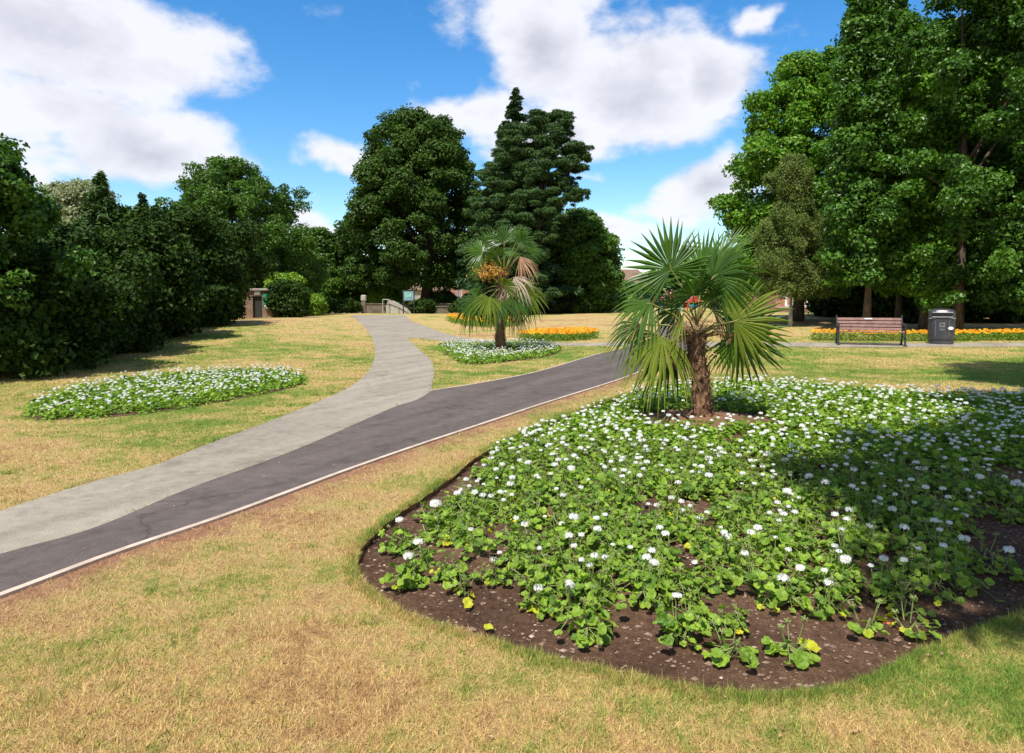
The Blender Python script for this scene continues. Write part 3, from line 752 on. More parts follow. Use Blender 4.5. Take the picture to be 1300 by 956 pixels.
def fir(name, label, u, Y, v_top, v_bot, half_px, mat='lv_fir', droop=0.25, tiers=30, trunk_r=.25, group=None, dens=1.0, spr=0.34, cat='fir tree'):
    global NLEAF
    bx = pix(u, 400, Y).x; bz = float(zt(bx, Y)); root = empty(name, (bx, Y, bz), label, cat, group)
    zt_, zb = pix(u, v_top, Y).z - bz, max(pix(u, v_bot, Y).z - bz, .2); Rm = half_px / F * Y
    mb = MB(); mb.tube([(0, 0, -.15), (0, 0, zt_ * .5), (0, 0, zt_)], [trunk_r * 1.3, trunk_r * .6, .02], 8)
    C = []; A = []; N = []; S = []
    for k in range(tiers):
        t = (k + rng.random() * .6) / tiers; z = zt_ + (zb - zt_) * t; r = Rm * (t ** .85) * rng.uniform(.78, 1.12) + .12
        nb = int(5 + 5 * t)
        for j in range(nb):
            a = rng.uniform(0, 6.283); L_ = r * rng.uniform(.75, 1.1); dz = L_ * rng.uniform(-.05, .18)
            dirv = np.array([math.cos(a), math.sin(a), 0]); side = np.array([-math.sin(a), math.cos(a), 0])
            e = dirv * L_; e[2] = dz - droop * L_ * .5
            if t > .1 and rng.random() < .6: mb.tube([(0, 0, z), tuple(dirv * L_ * .5 + np.array([0, 0, z + dz])), tuple(e + np.array([0, 0, z]))], [trunk_r * .18, .02, .008], 4, caps=False)
            m = int((10 + 75 * L_) * dens); s = rng.random(m) ** .7; w = (1 - s * .65) * L_ * .33 * rng.uniform(-1, 1, m)
            p = dirv * (L_ * s)[:, None] + side * w[:, None]; p[:, 2] = z + dz * np.sin(s * math.pi * .6) - droop * L_ * s ** 2 * .5 - np.abs(w) * .25 + rng.normal(size=m) * .06 * (1 + L_ * .15)
            C.append(p); A.append(dirv + side * (np.sign(w) * .9)[:, None] + rng.normal(size=(m, 3)) * .35 + np.array([0, 0, .1])); N.append(np.array([0, 0, 1.]) + rng.normal(size=(m, 3)) * .5 + dirv * .3); S.append(np.full(m, spr) * rng.uniform(.6, 1.3, m))
    C = np.concatenate(C); A = np.concatenate(A); N = np.concatenate(N); S = np.concatenate(S); V = leaf_kites(C, N, A, S, S * .34); v = rng.random(len(S)) * .93; NLEAF += len(v)
    mb.build('trunk', M['bark'], root, smooth=True); link('crown', np_mesh('crown', V, quads(len(v)), {'v': v}), M[mat], root)
    return root

# ------------------------------------------------------------------ trees, left side
DARK = 'dark trees overhanging the left lawn'
tree('broadleaf_tree', 'tall loose broadleaf tree at the left edge, poking above the dark hedge', 'tree', -30, 13, [(172, -60, 0), (200, -110, 22), (240, -150, 34), (300, -180, 38), (360, -200, 34), (420, -200, 30), (470, -190, 20)], 'lv_mid', 190, .4, .8, .105, .16, jitter=.25, rnd=.8, lobe=.2, group=DARK)
HEDGE = [
    ('dense dark shrub tree whose foliage reaches the grass, nearest along the left lawn', 10, 14.5, [(318, -70, 60), (360, -110, 105), (420, -120, 120), (494, -110, 118)]),
    ('dark shrub tree just beyond the nearest one, above the left end of the oval bed', 95, 17.5, [(292, 50, 130), (340, 20, 165), (400, 5, 185), (470, 10, 178)]),
    ('dark shrub tree with pale leaf tips, in the middle of the left hedge line', 160, 21, [(268, 120, 190), (320, 85, 225), (390, 70, 240), (446, 80, 232)]),
    ('tall black-green shrub tree before the broad crowned tree and brick hut', 225, 25, [(272, 185, 262), (320, 165, 285), (380, 150, 292), (430, 160, 285)]),
    ('dark shrub tree ending the hedge line beside the brick hut', 268, 33, [(288, 235, 318), (330, 220, 322), (364, 215, 314), (380, 215, 304), (416, 225, 302)]),
]
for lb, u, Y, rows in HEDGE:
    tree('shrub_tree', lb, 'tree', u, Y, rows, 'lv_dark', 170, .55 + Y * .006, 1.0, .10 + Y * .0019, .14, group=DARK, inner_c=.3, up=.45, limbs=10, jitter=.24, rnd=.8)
tree('grey_tree', 'pale feathery grey-green tree behind the dark conifer spire', 'tree', 108, 34, [(232, 80, 110), (262, 62, 150), (300, 55, 165), (350, 60, 160)], 'lv_grey', 90, .7, .7, .16, .12, 'bark_pale', jitter=.25)
fir('cypress_tree', 'feathery cypress with a leaning spire rising out of the left hedge', 133, 20, 222, 455, 62, 'lv_conifer', droop=.5, tiers=34, trunk_r=.14, dens=1.5, spr=.22, cat='cypress')
fir('spruce_tree', 'small thin spruce tip showing behind the cypress and the broad tree', 186, 36, 246, 380, 34, 'lv_fir', droop=.2, tiers=26, trunk_r=.12, dens=1.0, spr=.26, cat='spruce')
tree('broadleaf_tree', 'broad open crowned dark tree behind the brick hut', 'tree', 300, 45, [(206, 285, 318), (226, 240, 348), (262, 218, 372), (300, 204, 392), (345, 210, 388), (388, 240, 366)], 'lv_mid', 260, .7, 1.0, .165, .25, group=DARK, jitter=.24, rnd=.8)
tree('cypress_tree', 'bright green feathery conifer in front of the broad open tree', 'cypress', 322, 43, [(282, 305, 330), (320, 290, 345), (360, 285, 352), (398, 300, 348)], 'lv_conifer', 90, .5, 1.5, .2, .12, aspect=.4, radial=True)
SH = 'shrubs and small trees beyond the crest of the left lawn'
tree('shrub', 'bright lime green shrub growing over the top of the brick hut', 'shrub', 366, 42, [(348, 350, 378), (362, 340, 384), (388, 345, 380), (399, 350, 376)], 'lv_shrub', 50, .45, 1.8, .2, .06, group=SH)
tree('shrub', 'dark ivy-like shrub against the right side of the brick hut', 'shrub', 361, 38.5, [(358, 346, 378), (372, 345, 388), (390, 345, 390), (405, 346, 388)], 'lv_dark', 90, .5, 1.4, .17, .06, group=SH)
tree('shrub', 'small round yellow-green shrub on the crest right of the brick hut', 'shrub', 394, 43, [(374, 388, 402), (385, 380, 410), (402, 380, 412)], 'lv_shrub', 40, .42, 1.8, .18, .05, group=SH)
tree('small_tree', 'medium green small tree between the broad tree and the great round tree', 'tree', 402, 58, [(292, 395, 412), (320, 378, 425), (350, 370, 432), (400, 372, 432)], 'lv_mid', 90, .8, 1.5, .22, .14, group=SH)
tree('small_tree', 'darker small tree touching the left side of the great round tree', 'tree', 433, 60, [(298, 425, 442), (325, 412, 455), (350, 408, 470), (382, 412, 466)], 'lv_round', 90, .8, 1.5, .22, .14, group=SH)
# ------------------------------------------------------------------ trees, centre
tree('lime_tree', 'great round dark green tree at the head of the grey path', 'tree', 540, 57, [(143, 505, 540), (156, 482, 566), (190, 466, 590), (225, 456, 604), (262, 438, 608), (305, 428, 612), (340, 436, 606), (366, 452, 590)], 'lv_round', 850, .95, 1.2, .22, .5, inner_c=.3, jitter=.08, up=.55, limbs=26)
fir('fir_tree', 'tall dark fir with a sharp pointed top right of the great round tree', 655, 51, 112, 388, 76, 'lv_fir', droop=.18, tiers=52, trunk_r=.35, dens=1.6, spr=.36)


def pine():
    global NLEAF
    Y = 47.5; bx = pix(672, 400, Y).x; bz = float(zt(bx, Y)); root = empty('pine_tree', (bx, Y, bz), 'leaning pine with flat layered foliage plates reaching right beside the fir', 'pine tree')
    T = [(690, 150, 18), (706, 148, 14), (715, 160, 16), (675, 160, 20), (655, 176, 18), (700, 176, 20), (725, 188, 16), (738, 190, 12), (742, 202, 9), (680, 190, 22), (640, 200, 18), (660, 208, 22), (722, 208, 14), (734, 214, 9), (625, 222, 16), (645, 232, 22), (672, 228, 24), (705, 226, 14), (722, 242, 12), (738, 247, 10), (700, 246, 14), (688, 222, 18), (714, 176, 14), (696, 204, 16), (712, 234, 14), (690, 268, 18), (704, 258, 14), (718, 214, 14), (618, 242, 14), (630, 258, 20), (655, 258, 24), (684, 254, 16), (712, 262, 10), (728, 252, 10), (610, 262, 14), (620, 280, 20), (646, 284, 24), (672, 282, 20), (694, 274, 12), (612, 300, 18), (640, 306, 26), (668, 308, 22), (690, 300, 14), (700, 288, 9), (606, 322, 18), (630, 330, 24), (660, 334, 26), (684, 326, 18), (615, 350, 20), (648, 360, 24), (680, 352, 20), (632, 376, 18), (668, 380, 20), (694, 372, 14), (712, 278, 8), (660, 392, 16)]
    cl = []
    for u, v, r in T:
        for k in range(15):
            p = pix(u + rng.normal() * r * .48, v + rng.normal() * r * .30, Y); rr = r / F * Y
            cl.append((p.x - bx, rng.uniform(-1, 1) * (1.0 + .1 * max(0, v - 150) / 10), p.z - bz, rr * rng.uniform(.28, .5)))
    cl = np.array(cl)
    V, v = crown_leaves(cl, 2.0, .26, aspect=.2, up=.8, rnd=.6, oblate=.55, radial=True, inner=.15); NLEAF += len(v)
    mb = trunk_mesh(None, .26, cl, 16, top=(pix(697, 160, Y).x - bx, 0, pix(697, 165, Y).z - bz), split=.35)
    mb.build('trunk', M['bark'], root, smooth=True); link('crown', np_mesh('crown', V, quads(len(v)), {'v': v}), M['lv_pine'], root)


pine()
tree('broadleaf_tree', 'fresh green round tree right of the pine', 'tree', 736, 53, [(270, 722, 748), (290, 702, 768), (320, 690, 780), (355, 686, 784), (392, 698, 778)], 'lv_mid', 260, .95, 1.5, .22, .3, jitter=.12)
tree('shrub', 'small dark shrub in the shade below the pine', 'shrub', 657, 45.5, [(392, 645, 668), (400, 638, 678), (412, 638, 680)], 'lv_dark', 30, .35, 1.8, .16, .05)
tree('shrub', 'low dark hedge shrub between the pine and the timber fence', 'shrub', 715, 51, [(382, 690, 742), (392, 682, 752), (400, 682, 752)], 'lv_dark', 50, .5, 1.8, .18, .05)
tree('shrub', 'yellow-green bush beside the timber fence', 'shrub', 794, 53, [(378, 788, 802), (386, 783, 808), (397, 784, 808)], 'lv_shrub', 30, .4, 1.8, .18, .05)
tree('shrub', 'leafy green hedge under the brown house roof', 'shrub', 782, 60, [(358, 770, 800), (372, 758, 822), (392, 758, 822)], 'lv_mid', 70, .6, 1.6, .22, .05)
for u, lb in ((418, 'dark low shrub added to darken the left end of the stone wall'), (440, 'dark low shrub added to darken the wall left of the pale pillar'), (536, 'dark ivy mound at the foot of the great round tree'), (590, 'dark low shrub added to darken the right end of the stone wall')):  # wall shrubs are added, their dark leaves stand in for tree shade
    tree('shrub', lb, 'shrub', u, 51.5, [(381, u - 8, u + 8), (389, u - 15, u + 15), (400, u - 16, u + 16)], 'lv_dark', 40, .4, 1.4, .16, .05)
for k, (u, lb, vt) in enumerate([(560, 'light green bush on the wall left of the brick house', 372), (490, 'bright bush growing over the stone wall left of the notice board', 362)]):
    tree('shrub', lb, 'shrub', u, 57 + k, [(vt, u - 10, u + 12), (vt + 10, u - 20, u + 20), (vt + 20, u - 22, u + 22)], 'lv_shrub' if k else 'lv_mid', 40, .5, 1.6, .2, .05)
# ------------------------------------------------------------------ trees, right side
RT = 'tall trees behind the bench'
tree('maple_tree', 'light green medium tree at the left end of the right-hand tree group', 'tree', 1012, 36, [(66, 1012, 1040), (84, 985, 1062), (125, 962, 1078), (185, 948, 1084), (215, 925, 1084), (260, 914, 1084), (320, 920, 1080), (372, 940, 1072)], 'lv_bright', 380, .7, 1.0, .19, .25, group=RT, jitter=.16, rnd=.75)
tree('birch_tree', 'slender olive birch with a white trunk before the light green tree', 'birch tree', 1003, 31.5, [(196, 994, 1012), (225, 978, 1030), (262, 984, 1026), (300, 964, 1046), (340, 960, 1050), (374, 972, 1040)], 'lv_birch', 150, .34, .95, .10, .08, 'bark_pale', jitter=.4, droop=1.3, aspect=.5, lobe=.3, rnd=.9)
tree('poplar_tree', 'columnar dark poplar, left one of the twin spires behind the bench', 'poplar tree', 1100, 27.5, [(-60, 1094, 1110), (-20, 1086, 1118), (30, 1078, 1120), (90, 1066, 1126), (180, 1058, 1136), (280, 1050, 1142), (358, 1055, 1140)], 'lv_maple', 420, .55, 1.05, .155, .13, group=RT, jitter=.2)
tree('poplar_tree', 'shorter columnar poplar, right one of the twin spires behind the bench', 'poplar tree', 1140, 29.5, [(-14, 1128, 1146), (20, 1118, 1152), (90, 1112, 1166), (200, 1102, 1182), (300, 1096, 1190), (362, 1100, 1188)], 'lv_maple', 400, .55, 1.05, .155, .12, group=RT, jitter=.2)
tree('maple_tree', 'broad dark maple with glossy leaves above and behind the litter bin', 'maple tree', 1215, 26.3, [(-120, 1200, 1290), (-40, 1185, 1330), (30, 1165, 1350), (90, 1150, 1360), (180, 1140, 1370), (280, 1135, 1370), (360, 1140, 1365), (394, 1160, 1350)], 'lv_maple', 700, .6, .95, .155, .17, group=RT, jitter=.18, rnd=.8)
tree('maple_tree', 'huge maple at the right edge, its crown cut by the edge of the view', 'maple tree', 1370, 25.5, [(-200, 1330, 1420), (-60, 1270, 1500), (60, 1250, 1520), (200, 1240, 1520), (330, 1240, 1520), (392, 1250, 1500)], 'lv_maple', 450, .7, .9, .155, .35, group=RT, jitter=.18, rnd=.8)
tree('maple_tree', 'maple sapling filling the gap between the twin poplars and the broad maple', 'maple tree', 1172, 28, [(90, 1150, 1185), (150, 1135, 1200), (250, 1125, 1205), (372, 1125, 1210)], 'lv_bright', 160, .6, 1.3, .19, .15, group=RT, jitter=.2)
BK = 'black-green trees closing the view behind the bench'
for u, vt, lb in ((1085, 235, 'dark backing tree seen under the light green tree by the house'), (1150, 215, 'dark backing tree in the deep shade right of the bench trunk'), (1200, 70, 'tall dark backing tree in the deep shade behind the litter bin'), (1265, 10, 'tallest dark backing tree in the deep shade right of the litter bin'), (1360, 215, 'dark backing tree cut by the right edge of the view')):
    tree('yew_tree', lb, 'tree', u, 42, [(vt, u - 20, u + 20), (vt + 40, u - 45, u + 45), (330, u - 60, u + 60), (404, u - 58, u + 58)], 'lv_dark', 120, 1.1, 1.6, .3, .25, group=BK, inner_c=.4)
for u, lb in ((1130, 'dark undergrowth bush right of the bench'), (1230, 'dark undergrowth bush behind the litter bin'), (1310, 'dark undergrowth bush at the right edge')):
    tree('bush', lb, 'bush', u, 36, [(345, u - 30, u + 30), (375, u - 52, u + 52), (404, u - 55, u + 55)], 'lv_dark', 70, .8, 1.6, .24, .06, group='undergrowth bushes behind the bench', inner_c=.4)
# off to the right of the view: overhangs the near bed
def near_tree(x, y, h, r, zb, lb, n=100, cx=0, cy=0):
    global NLEAF
    bz = float(zt(x, y)); root = empty('maple_tree', (x, y, bz), lb, 'maple tree')
    rows = [(zb, -r * .6, r * .6), (zb + (h - zb) * .3, -r, r), (zb + (h - zb) * .65, -r * .9, r * .9), (h, -r * .3, r * .3)]
    cl = profile_clumps(rows, n, .62, 0, 1.0, inner=.4, jitter=.15); cl[:, 0] += cx; cl[:, 1] += cy; V, v = crown_leaves(cl, 1.6, .15, rnd=.8); NLEAF += len(v)
    trunk_mesh(None, .25, cl, 12).build('trunk', M['bark'], root, smooth=True); link('crown', np_mesh('crown', V, quads(len(v)), {'v': v}), M['lv_maple'], root)


near_tree(7.8, -.6, 10.8, 4.1, 5.6, 'maple beside the camera whose shade falls on the right end of the near bed', cx=-3.6, cy=.35, n=210)
near_tree(8.2, 3.4, 10.6, 2.7, 5.4, 'maple right of the near bed shading its far right corner', cx=-1.3, cy=1.2)
near_tree(10.6, 7.6, 12.0, 2.9, 7.4, 'maple right of the lawn shading the grass beyond the near bed', cx=-1.2, cy=.6)

# ------------------------------------------------------------------ palm fronds
def fan(hub, axis, normal, rad, nseg=28, span=R(250), droop=.3, split=.52, w=.052, cup=.15, jit=.04, narrow=1.0):
    axis = Vector(axis).normalized(); normal = Vector(normal); normal = (normal - axis * normal.dot(axis)).normalized(); side = axis.cross(normal)
    V = []; Fq = []; vv = []
    st = [0.02, .18, split, .68, .86, 1.0]
    for k in range(nseg):
        a = (k / (nseg - 1) - .5) * span * narrow + rng.normal() * .015; L_ = rad * (1 - .22 * abs(a / (span * .5)) ** 2) * rng.uniform(.93, 1.06)
        d = axis * math.cos(a) + side * math.sin(a); wd = d.cross(normal); b = len(V); dr = droop * rng.uniform(.6, 1.5); sw = rng.normal() * jit
        val = rng.random() * .5
        dang = span * narrow / nseg
        for i, s in enumerate(st):
            r = s * L_
            full = r * math.tan(dang / 2) * 1.02
            hw = full if s <= split + .01 else max(.0015, min(split * L_ * math.tan(dang / 2), w * .5) * (1 - ((s - split) / (1 - split)) ** 1.4))
            hw = min(hw, w * .62)
            c = Vector(hub) + d * r + normal * (-cup * rad * s * s * .6 + .0) + wd * sw * s * s * rad + Vector((0, 0, -1)) * dr * rad * s ** 3
            h = hw * .7
            V += [c - wd * hw - normal * 0, c + normal * h, c + wd * hw]
            if i: o = b + (i - 1) * 3; Fq += [(o, o + 1, o + 4, o + 3), (o + 1, o + 2, o + 5, o + 4)]; vv += [val + rng.random() * .12 + .3 * (s > .9)] * 2
    return np.array([tuple(v) for v in V]), np.array(Fq), np.array(vv)


def add_frond(root, crown, hub, axis, normal, rad, mat='palm_leaf', sag=.1, name='frond', **kw):
    V, Fq, vv = fan(hub, axis, normal, rad, **kw)
    o = link(name, np_mesh(name, V, Fq, {'v': np.clip(vv + rng.uniform(-.15, .3), 0, .95)}), M[mat], root)
    c = Vector(crown); h = Vector(hub); m = c.lerp(h, .5) + Vector((0, 0, sag * (h - c).length))
    MB().tube([c, c.lerp(m, .6), m, m.lerp(h, .6), h, h + Vector(axis).normalized() * rad * .12], [.016, .012, .010, .009, .008, .003], 5).build('petiole', M['petiole'] if 'dead' not in mat and 'dry' not in mat else M['palm_fibre'], o, smooth=True)
    return o


def palm_trunk(root, pth, rad, n=90, k=1.0):
    mb = MB(); P = smooth_open([Vector(p) for p in pth], 5); m = len(P)
    rr = [rad * (1.25 - .35 * min(1, i / 3)) * (1 + .06 * math.sin(i * 1.9)) for i in range(m)]
    rr[0] *= 1.45; rr[1] *= 1.2
    mb.tube(P, rr, 14)
    # old leaf bases: overlapping pointed scales
    for i in range(n):
        t = (i + .5) / n * (m - 1); j = int(t); c = P[j].lerp(P[min(j + 1, m - 1)], t - j); a = i * 2.399 + rng.normal() * .15
        d = Vector((math.cos(a), math.sin(a), 0)); s = Vector((-math.sin(a), math.cos(a), 0)); r = rr[j] * .93; h = rng.uniform(.06, .14) * k; w = rng.uniform(.02, .045) * k; o = rng.uniform(.015, .07) * k
        p0 = c + d * r
        mb.add([p0 - s * w - Vector((0, 0, h * .4)), p0 + s * w - Vector((0, 0, h * .4)), p0 + s * w * .7 + d * o * .6 + Vector((0, 0, h * .5)), p0 - s * w * .7 + d * o * .6 + Vector((0, 0, h * .5)), p0 + d * o * 1.3 + Vector((0, 0, h)), p0 + d * o * .1 + Vector((0, 0, h * .3))], [(0, 1, 2, 3), (3, 2, 4), (3, 4, 5), (2, 5, 4)])
    return mb.build('trunk', M['palm_bark'], root)


def hairs(root, name, pth, n, ln, spread, mat, wd=.006, down=.6):
    P = [Vector(p) for p in pth]; V = []; vv = []
    C = []; A = []; S = []
    for i in range(n):
        t = rng.random() * (len(P) - 1); j = int(t); c = P[j].lerp(P[j + 1], t - j) if len(P) > 1 else P[0]
        d = rng.normal(size=3); d[2] -= down; d /= np.linalg.norm(d); l = ln * rng.uniform(.4, 1.3)
        C.append(np.array(c) + rng.normal(size=3) * spread + d * l * .4); A.append(d); S.append(l)
    C = np.array(C); A = np.array(A); S = np.array(S)
    V = leaf_kites(C, rng.normal(size=(n, 3)), A, S, np.full(n, wd), .08)
    return link(name, np_mesh(name, V, quads(n), {'v': rng.random(n) * .9}), M[mat], root)


# near palm ----------------------------------------------------------
PR = empty('palm_tree', PALM, 'fan palm with shaggy brown trunk in the middle of the white geranium bed', 'palm tree')
PZ = Vector((PALM.x, PALM.y, PALM.z))


def pl(u, v, dy=0.0): return pix(u, v, PALM.y + dy) - PZ


crown_pt = pl(884, 428)
palm_trunk(PR, [pl(893, 540), pl(891, 510), pl(889, 480), pl(885, 455), pl(884, 430)], .118, 150)


def fr(u, v, dy, ang, tilt, roll, rad, **kw):
    a = R(ang); t = R(tilt); ax = Vector((math.cos(a) * math.cos(t), -math.sin(t), math.sin(a) * math.cos(t)))
    nrm = Vector((0, -1, 0)); nrm = (nrm - ax * nrm.dot(ax)).normalized(); nrm = Matrix.Rotation(R(roll), 3, ax) @ nrm
    cp = kw.pop('cp', crown_pt)
    return add_frond(PR, cp, pl(u, v, dy), ax, nrm, rad, **kw)


up_pt = pl(884, 412)
fr(852, 342, -.15, 108, 10, 8, .66, droop=.05, span=R(270), jit=.05, cp=up_pt)
fr(893, 350, .10, 80, -8, -35, .68, droop=.05, span=R(190), cp=up_pt)
fr(912, 332, .22, 62, -12, -55, .60, droop=.03, span=R(120), cp=up_pt)
fr(905, 352, -.10, 35, 15, -30, .62, droop=.28, span=R(220), cp=up_pt)
fr(926, 352, .15, 8, -5, 48, .58, droop=.35, span=R(220), cp=up_pt)
fr(838, 365, .15, 150, -10, 35, .55, droop=.30, span=R(220), cp=up_pt)
#fr(872, 365, .35, 95, -25, 10, .58, droop=.12, span=R(230), cp=up_pt)
fr(880, 375, -.35, 100, 50, 15, .52, droop=.25, span=R(230), cp=up_pt)
#fr(915, 385, .40, 15, -35, 20, .55, droop=.35, span=R(230), cp=up_pt)
fr(862, 392, .42, 165, -35, -20, .52, droop=.4, span=R(230), cp=up_pt)
fr(895, 385, -.1, 60, 30, 60, .50, droop=.2, span=R(200), cp=up_pt)
fr(826, 385, -.15, 185, 10, 38, .52, droop=.62, span=R(200), jit=.07)
fr(812, 412, .05, 200, -5, 50, .50, droop=.60, span=R(190), jit=.08)
fr(840, 428, -.3, 235, 22, 22, .60, mat='palm_leaf_old', droop=.62, span=R(200), jit=.07)
fr(850, 440, .12, 250, -15, -30, .62, droop=.6, span=R(200), jit=.08)
fr(868, 398, -.38, 245, 5, 78, .50, mat='palm_leaf_old', droop=.1, span=R(70), nseg=16)
fr(932, 408, -.30, 22, 12, -14, .70, mat='palm_leaf_old', droop=.10, span=R(210), jit=.03)
fr(938, 424, -.12, -48, 12, 14, .66, droop=.08, span=R(210), jit=.03)
fr(922, 418, .28, -25, -30, -20, .56, droop=.3, span=R(200))
fr(905, 395, .35, 40, -40, 0, .5, droop=.4, span=R(220))
# frayed stubs and withered stalks below the crown
hairs(PR, 'fibre', [pl(884, 440), pl(884, 415)], 420, .17, .08, 'palm_dead', .012, down=.1)
hairs(PR, 'trunk_fibre', [pl(891, 525), pl(889, 480), pl(884, 435)], 700, .07, .075, 'palm_dead', .009, down=.4)  # loose brown fibre clinging along the trunk, not leaves
for a_, b_ in (((884, 425), (925, 412)), ((884, 428), (945, 430)), ((880, 430), (858, 410)), ((878, 425), (850, 440))):
    mb = MB(); p, q = pl(*a_, -.05), pl(*b_, -.12); m = p.lerp(q, .5) + Vector((0, 0, .05)); mb.tube([p, m, q], [.02, .016, .009], 6); st_ = mb.build('withered_stalk', M['palm_fibre'], PR, smooth=True)
    hairs(st_, 'withered_strands', [m, q], 46, .15, .02, 'palm_dead', .012, down=.9)
hairs(PR, 'withered_frond', [pl(850, 452, -.1), pl(856, 436, -.1)], 40, .3, .03, 'palm_dead', .02, down=1.2)

# middle palm --------------------------------------------------------
QB = at(636, 447); QR = empty('palm_tree', QB, 'shaggier fan palm with orange blossom and dead frond, in the small bed by the fork', 'palm tree')


def ql(u, v, dy=0.0): return pix(u, v, QB.y + dy) - Vector((QB.x, QB.y, QB.z))


palm_trunk(QR, [ql(636, 450), ql(635, 425), ql(636, 400), ql(638, 375), ql(640, 345)], .15, 150, 1.3)


def add_q(u0, v0, u, v, dy, ang, tilt, roll, rad, **kw):
    a = R(ang); t = R(tilt); ax = Vector((math.cos(a) * math.cos(t), -math.sin(t), math.sin(a) * math.cos(t)))
    nrm = Vector((0, -1, 0)); nrm = (nrm - ax * nrm.dot(ax)).normalized(); nrm = Matrix.Rotation(R(roll), 3, ax) @ nrm
    return add_frond(QR, ql(u0, v0), ql(u, v, dy), ax, nrm, rad, w=.055, nseg=24, **kw)


for (u, v, dy, ang, tilt, roll, rad) in ((640, 308, 0, 92, 5, 10, .62), (625, 312, .1, 130, 10, 15, .6), (655, 308, -.1, 60, 5, -20, .6), (612, 322, -.2, 165, 20, 20, .55), (668, 318, .2, 25, -10, -30, .55), (630, 325, -.4, 110, 50, 0, .5), (650, 325, .4, 80, -50, 0, .5), (615, 338, .2, 190, 0, 30, .5), (662, 308, -.35, 70, 30, -10, .5), (640, 330, .5, 270, -40, 0, .5)):
    add_q(640, 348, u, v, dy, ang, tilt, roll, rad, droop=.2, span=R(220))
for (u, v, dy, ang, tilt, roll, rad, mt) in ((607, 378, -.2, 222, 15, 20, .72, 'palm_leaf'), (600, 385, .2, 235, -5, 30, .7, 'palm_leaf'), (622, 378, -.5, 245, 30, 10, .66, 'palm_leaf_old'), (652, 376, -.4, 300, 25, -10, .7, 'palm_leaf'), (664, 368, -.1, 330, 10, -20, .75, 'palm_leaf_old'), (668, 374, .3, 340, -20, -20, .7, 'palm_leaf'), (625, 386, .4, 240, -30, 0, .65, 'palm_leaf'), (648, 388, .3, 290, -20, 0, .65, 'palm_leaf'), (635, 384, -.5, 268, 30, 0, .6, 'palm_leaf'), (612, 368, .3, 200, -20, 20, .6, 'palm_leaf'), (640, 364, -.5, 40, 30, 0, .55, 'palm_leaf_old')):
    add_q(640, 365, u, v, dy, ang, tilt, roll, rad, mat=mt, droop=.45, span=R(200), jit=.08)
add_q(645, 345, 660, 326, -.4, 300, 20, 10, .68, mat='palm_dead', droop=.35, span=R(90), jit=.09)
add_q(642, 362, 652, 352, -.4, 315, 20, 10, .62, mat='palm_dry', droop=.5, span=R(110), jit=.1)
add_q(642, 372, 650, 360, -.1, 235, 20, 10, .5, mat='palm_dry', droop=.6, span=R(110), jit=.1)
add_q(642, 388, 655, 392, .1, 290, 20, 10, .55, mat='palm_dead', droop=.6, span=R(110), jit=.1)
for i, (u, v) in enumerate(((607, 346), (618, 337), (630, 342))):
    st_ = MB().tube([ql(640, 365), ql((640 + u) / 2, v + 4, -.25), ql(u, v, -.4)], [.025, .018, .008], 6).build('blossom_stalk', M['palm_flower'], QR, smooth=True)
    P_ = [ql(u, v, -.4), ql((u + 640) / 2 - 3, v + 5, -.3)]
    C = []; n_ = 150
    t = rng.random(n_); C = np.array(P_[0]) * (1 - t[:, None]) + np.array(P_[1]) * t[:, None] + rng.normal(size=(n_, 3)) * np.array([.13, .1, .075])
    V = leaf_kites(C, rng.normal(size=(n_, 3)), rng.normal(size=(n_, 3)), np.full(n_, .09), np.full(n_, .022))
    link('blossom', np_mesh('blossom', V, quads(n_), {'v': rng.random(n_)}), M['palm_flower'], st_)

# ------------------------------------------------------------------ geraniums
def ger_leaf(n, c, nrm, ax, size):
    """ruffled round leaf: centre, mid ring 8, outer ring 16 -> verts, tris"""
    nrm = nrm / np.linalg.norm(nrm); ax = ax - nrm * (ax @ nrm); ax /= np.linalg.norm(ax); sd_ = np.cross(nrm, ax); V = [c - nrm * size * .10]
    ph = rng.uniform(0, 6.28); fold = rng.uniform(.05, .3)
    for k in range(8):
        a = (k + .5) / 8 * 2 * math.pi; r = size * .30; V.append(c + (ax * math.cos(a) + sd_ * math.sin(a)) * r + nrm * size * (.02 + fold * .3 * abs(math.sin(a))))
    for k in range(16):
        a = k / 16 * 2 * math.pi; r = size * .5 * (1 + .09 * math.cos(a * 7 + ph)) * rng.uniform(.95, 1.05); r *= .45 if k == 8 else 1
        V.append(c + (ax * math.cos(a) + sd_ * math.sin(a)) * r + nrm * size * (.03 + fold * abs(math.sin(a)) * .7 + .06 * math.sin(a * 5 + ph) + .03 * rng.normal()))
    Fc = []
    for k in range(8):
        k2 = (k + 1) % 8; o = 9 + 2 * k; Fc += [(0, 1 + k, 1 + k2), (1 + k, 9 + (2 * k + 1) % 16, 1 + k2)]
        Fc += [(1 + k, 9 + 2 * k, 9 + 2 * k + 1), (1 + k2, 9 + (2 * k + 1) % 16, 9 + (2 * k + 2) % 16)]
    return V, Fc


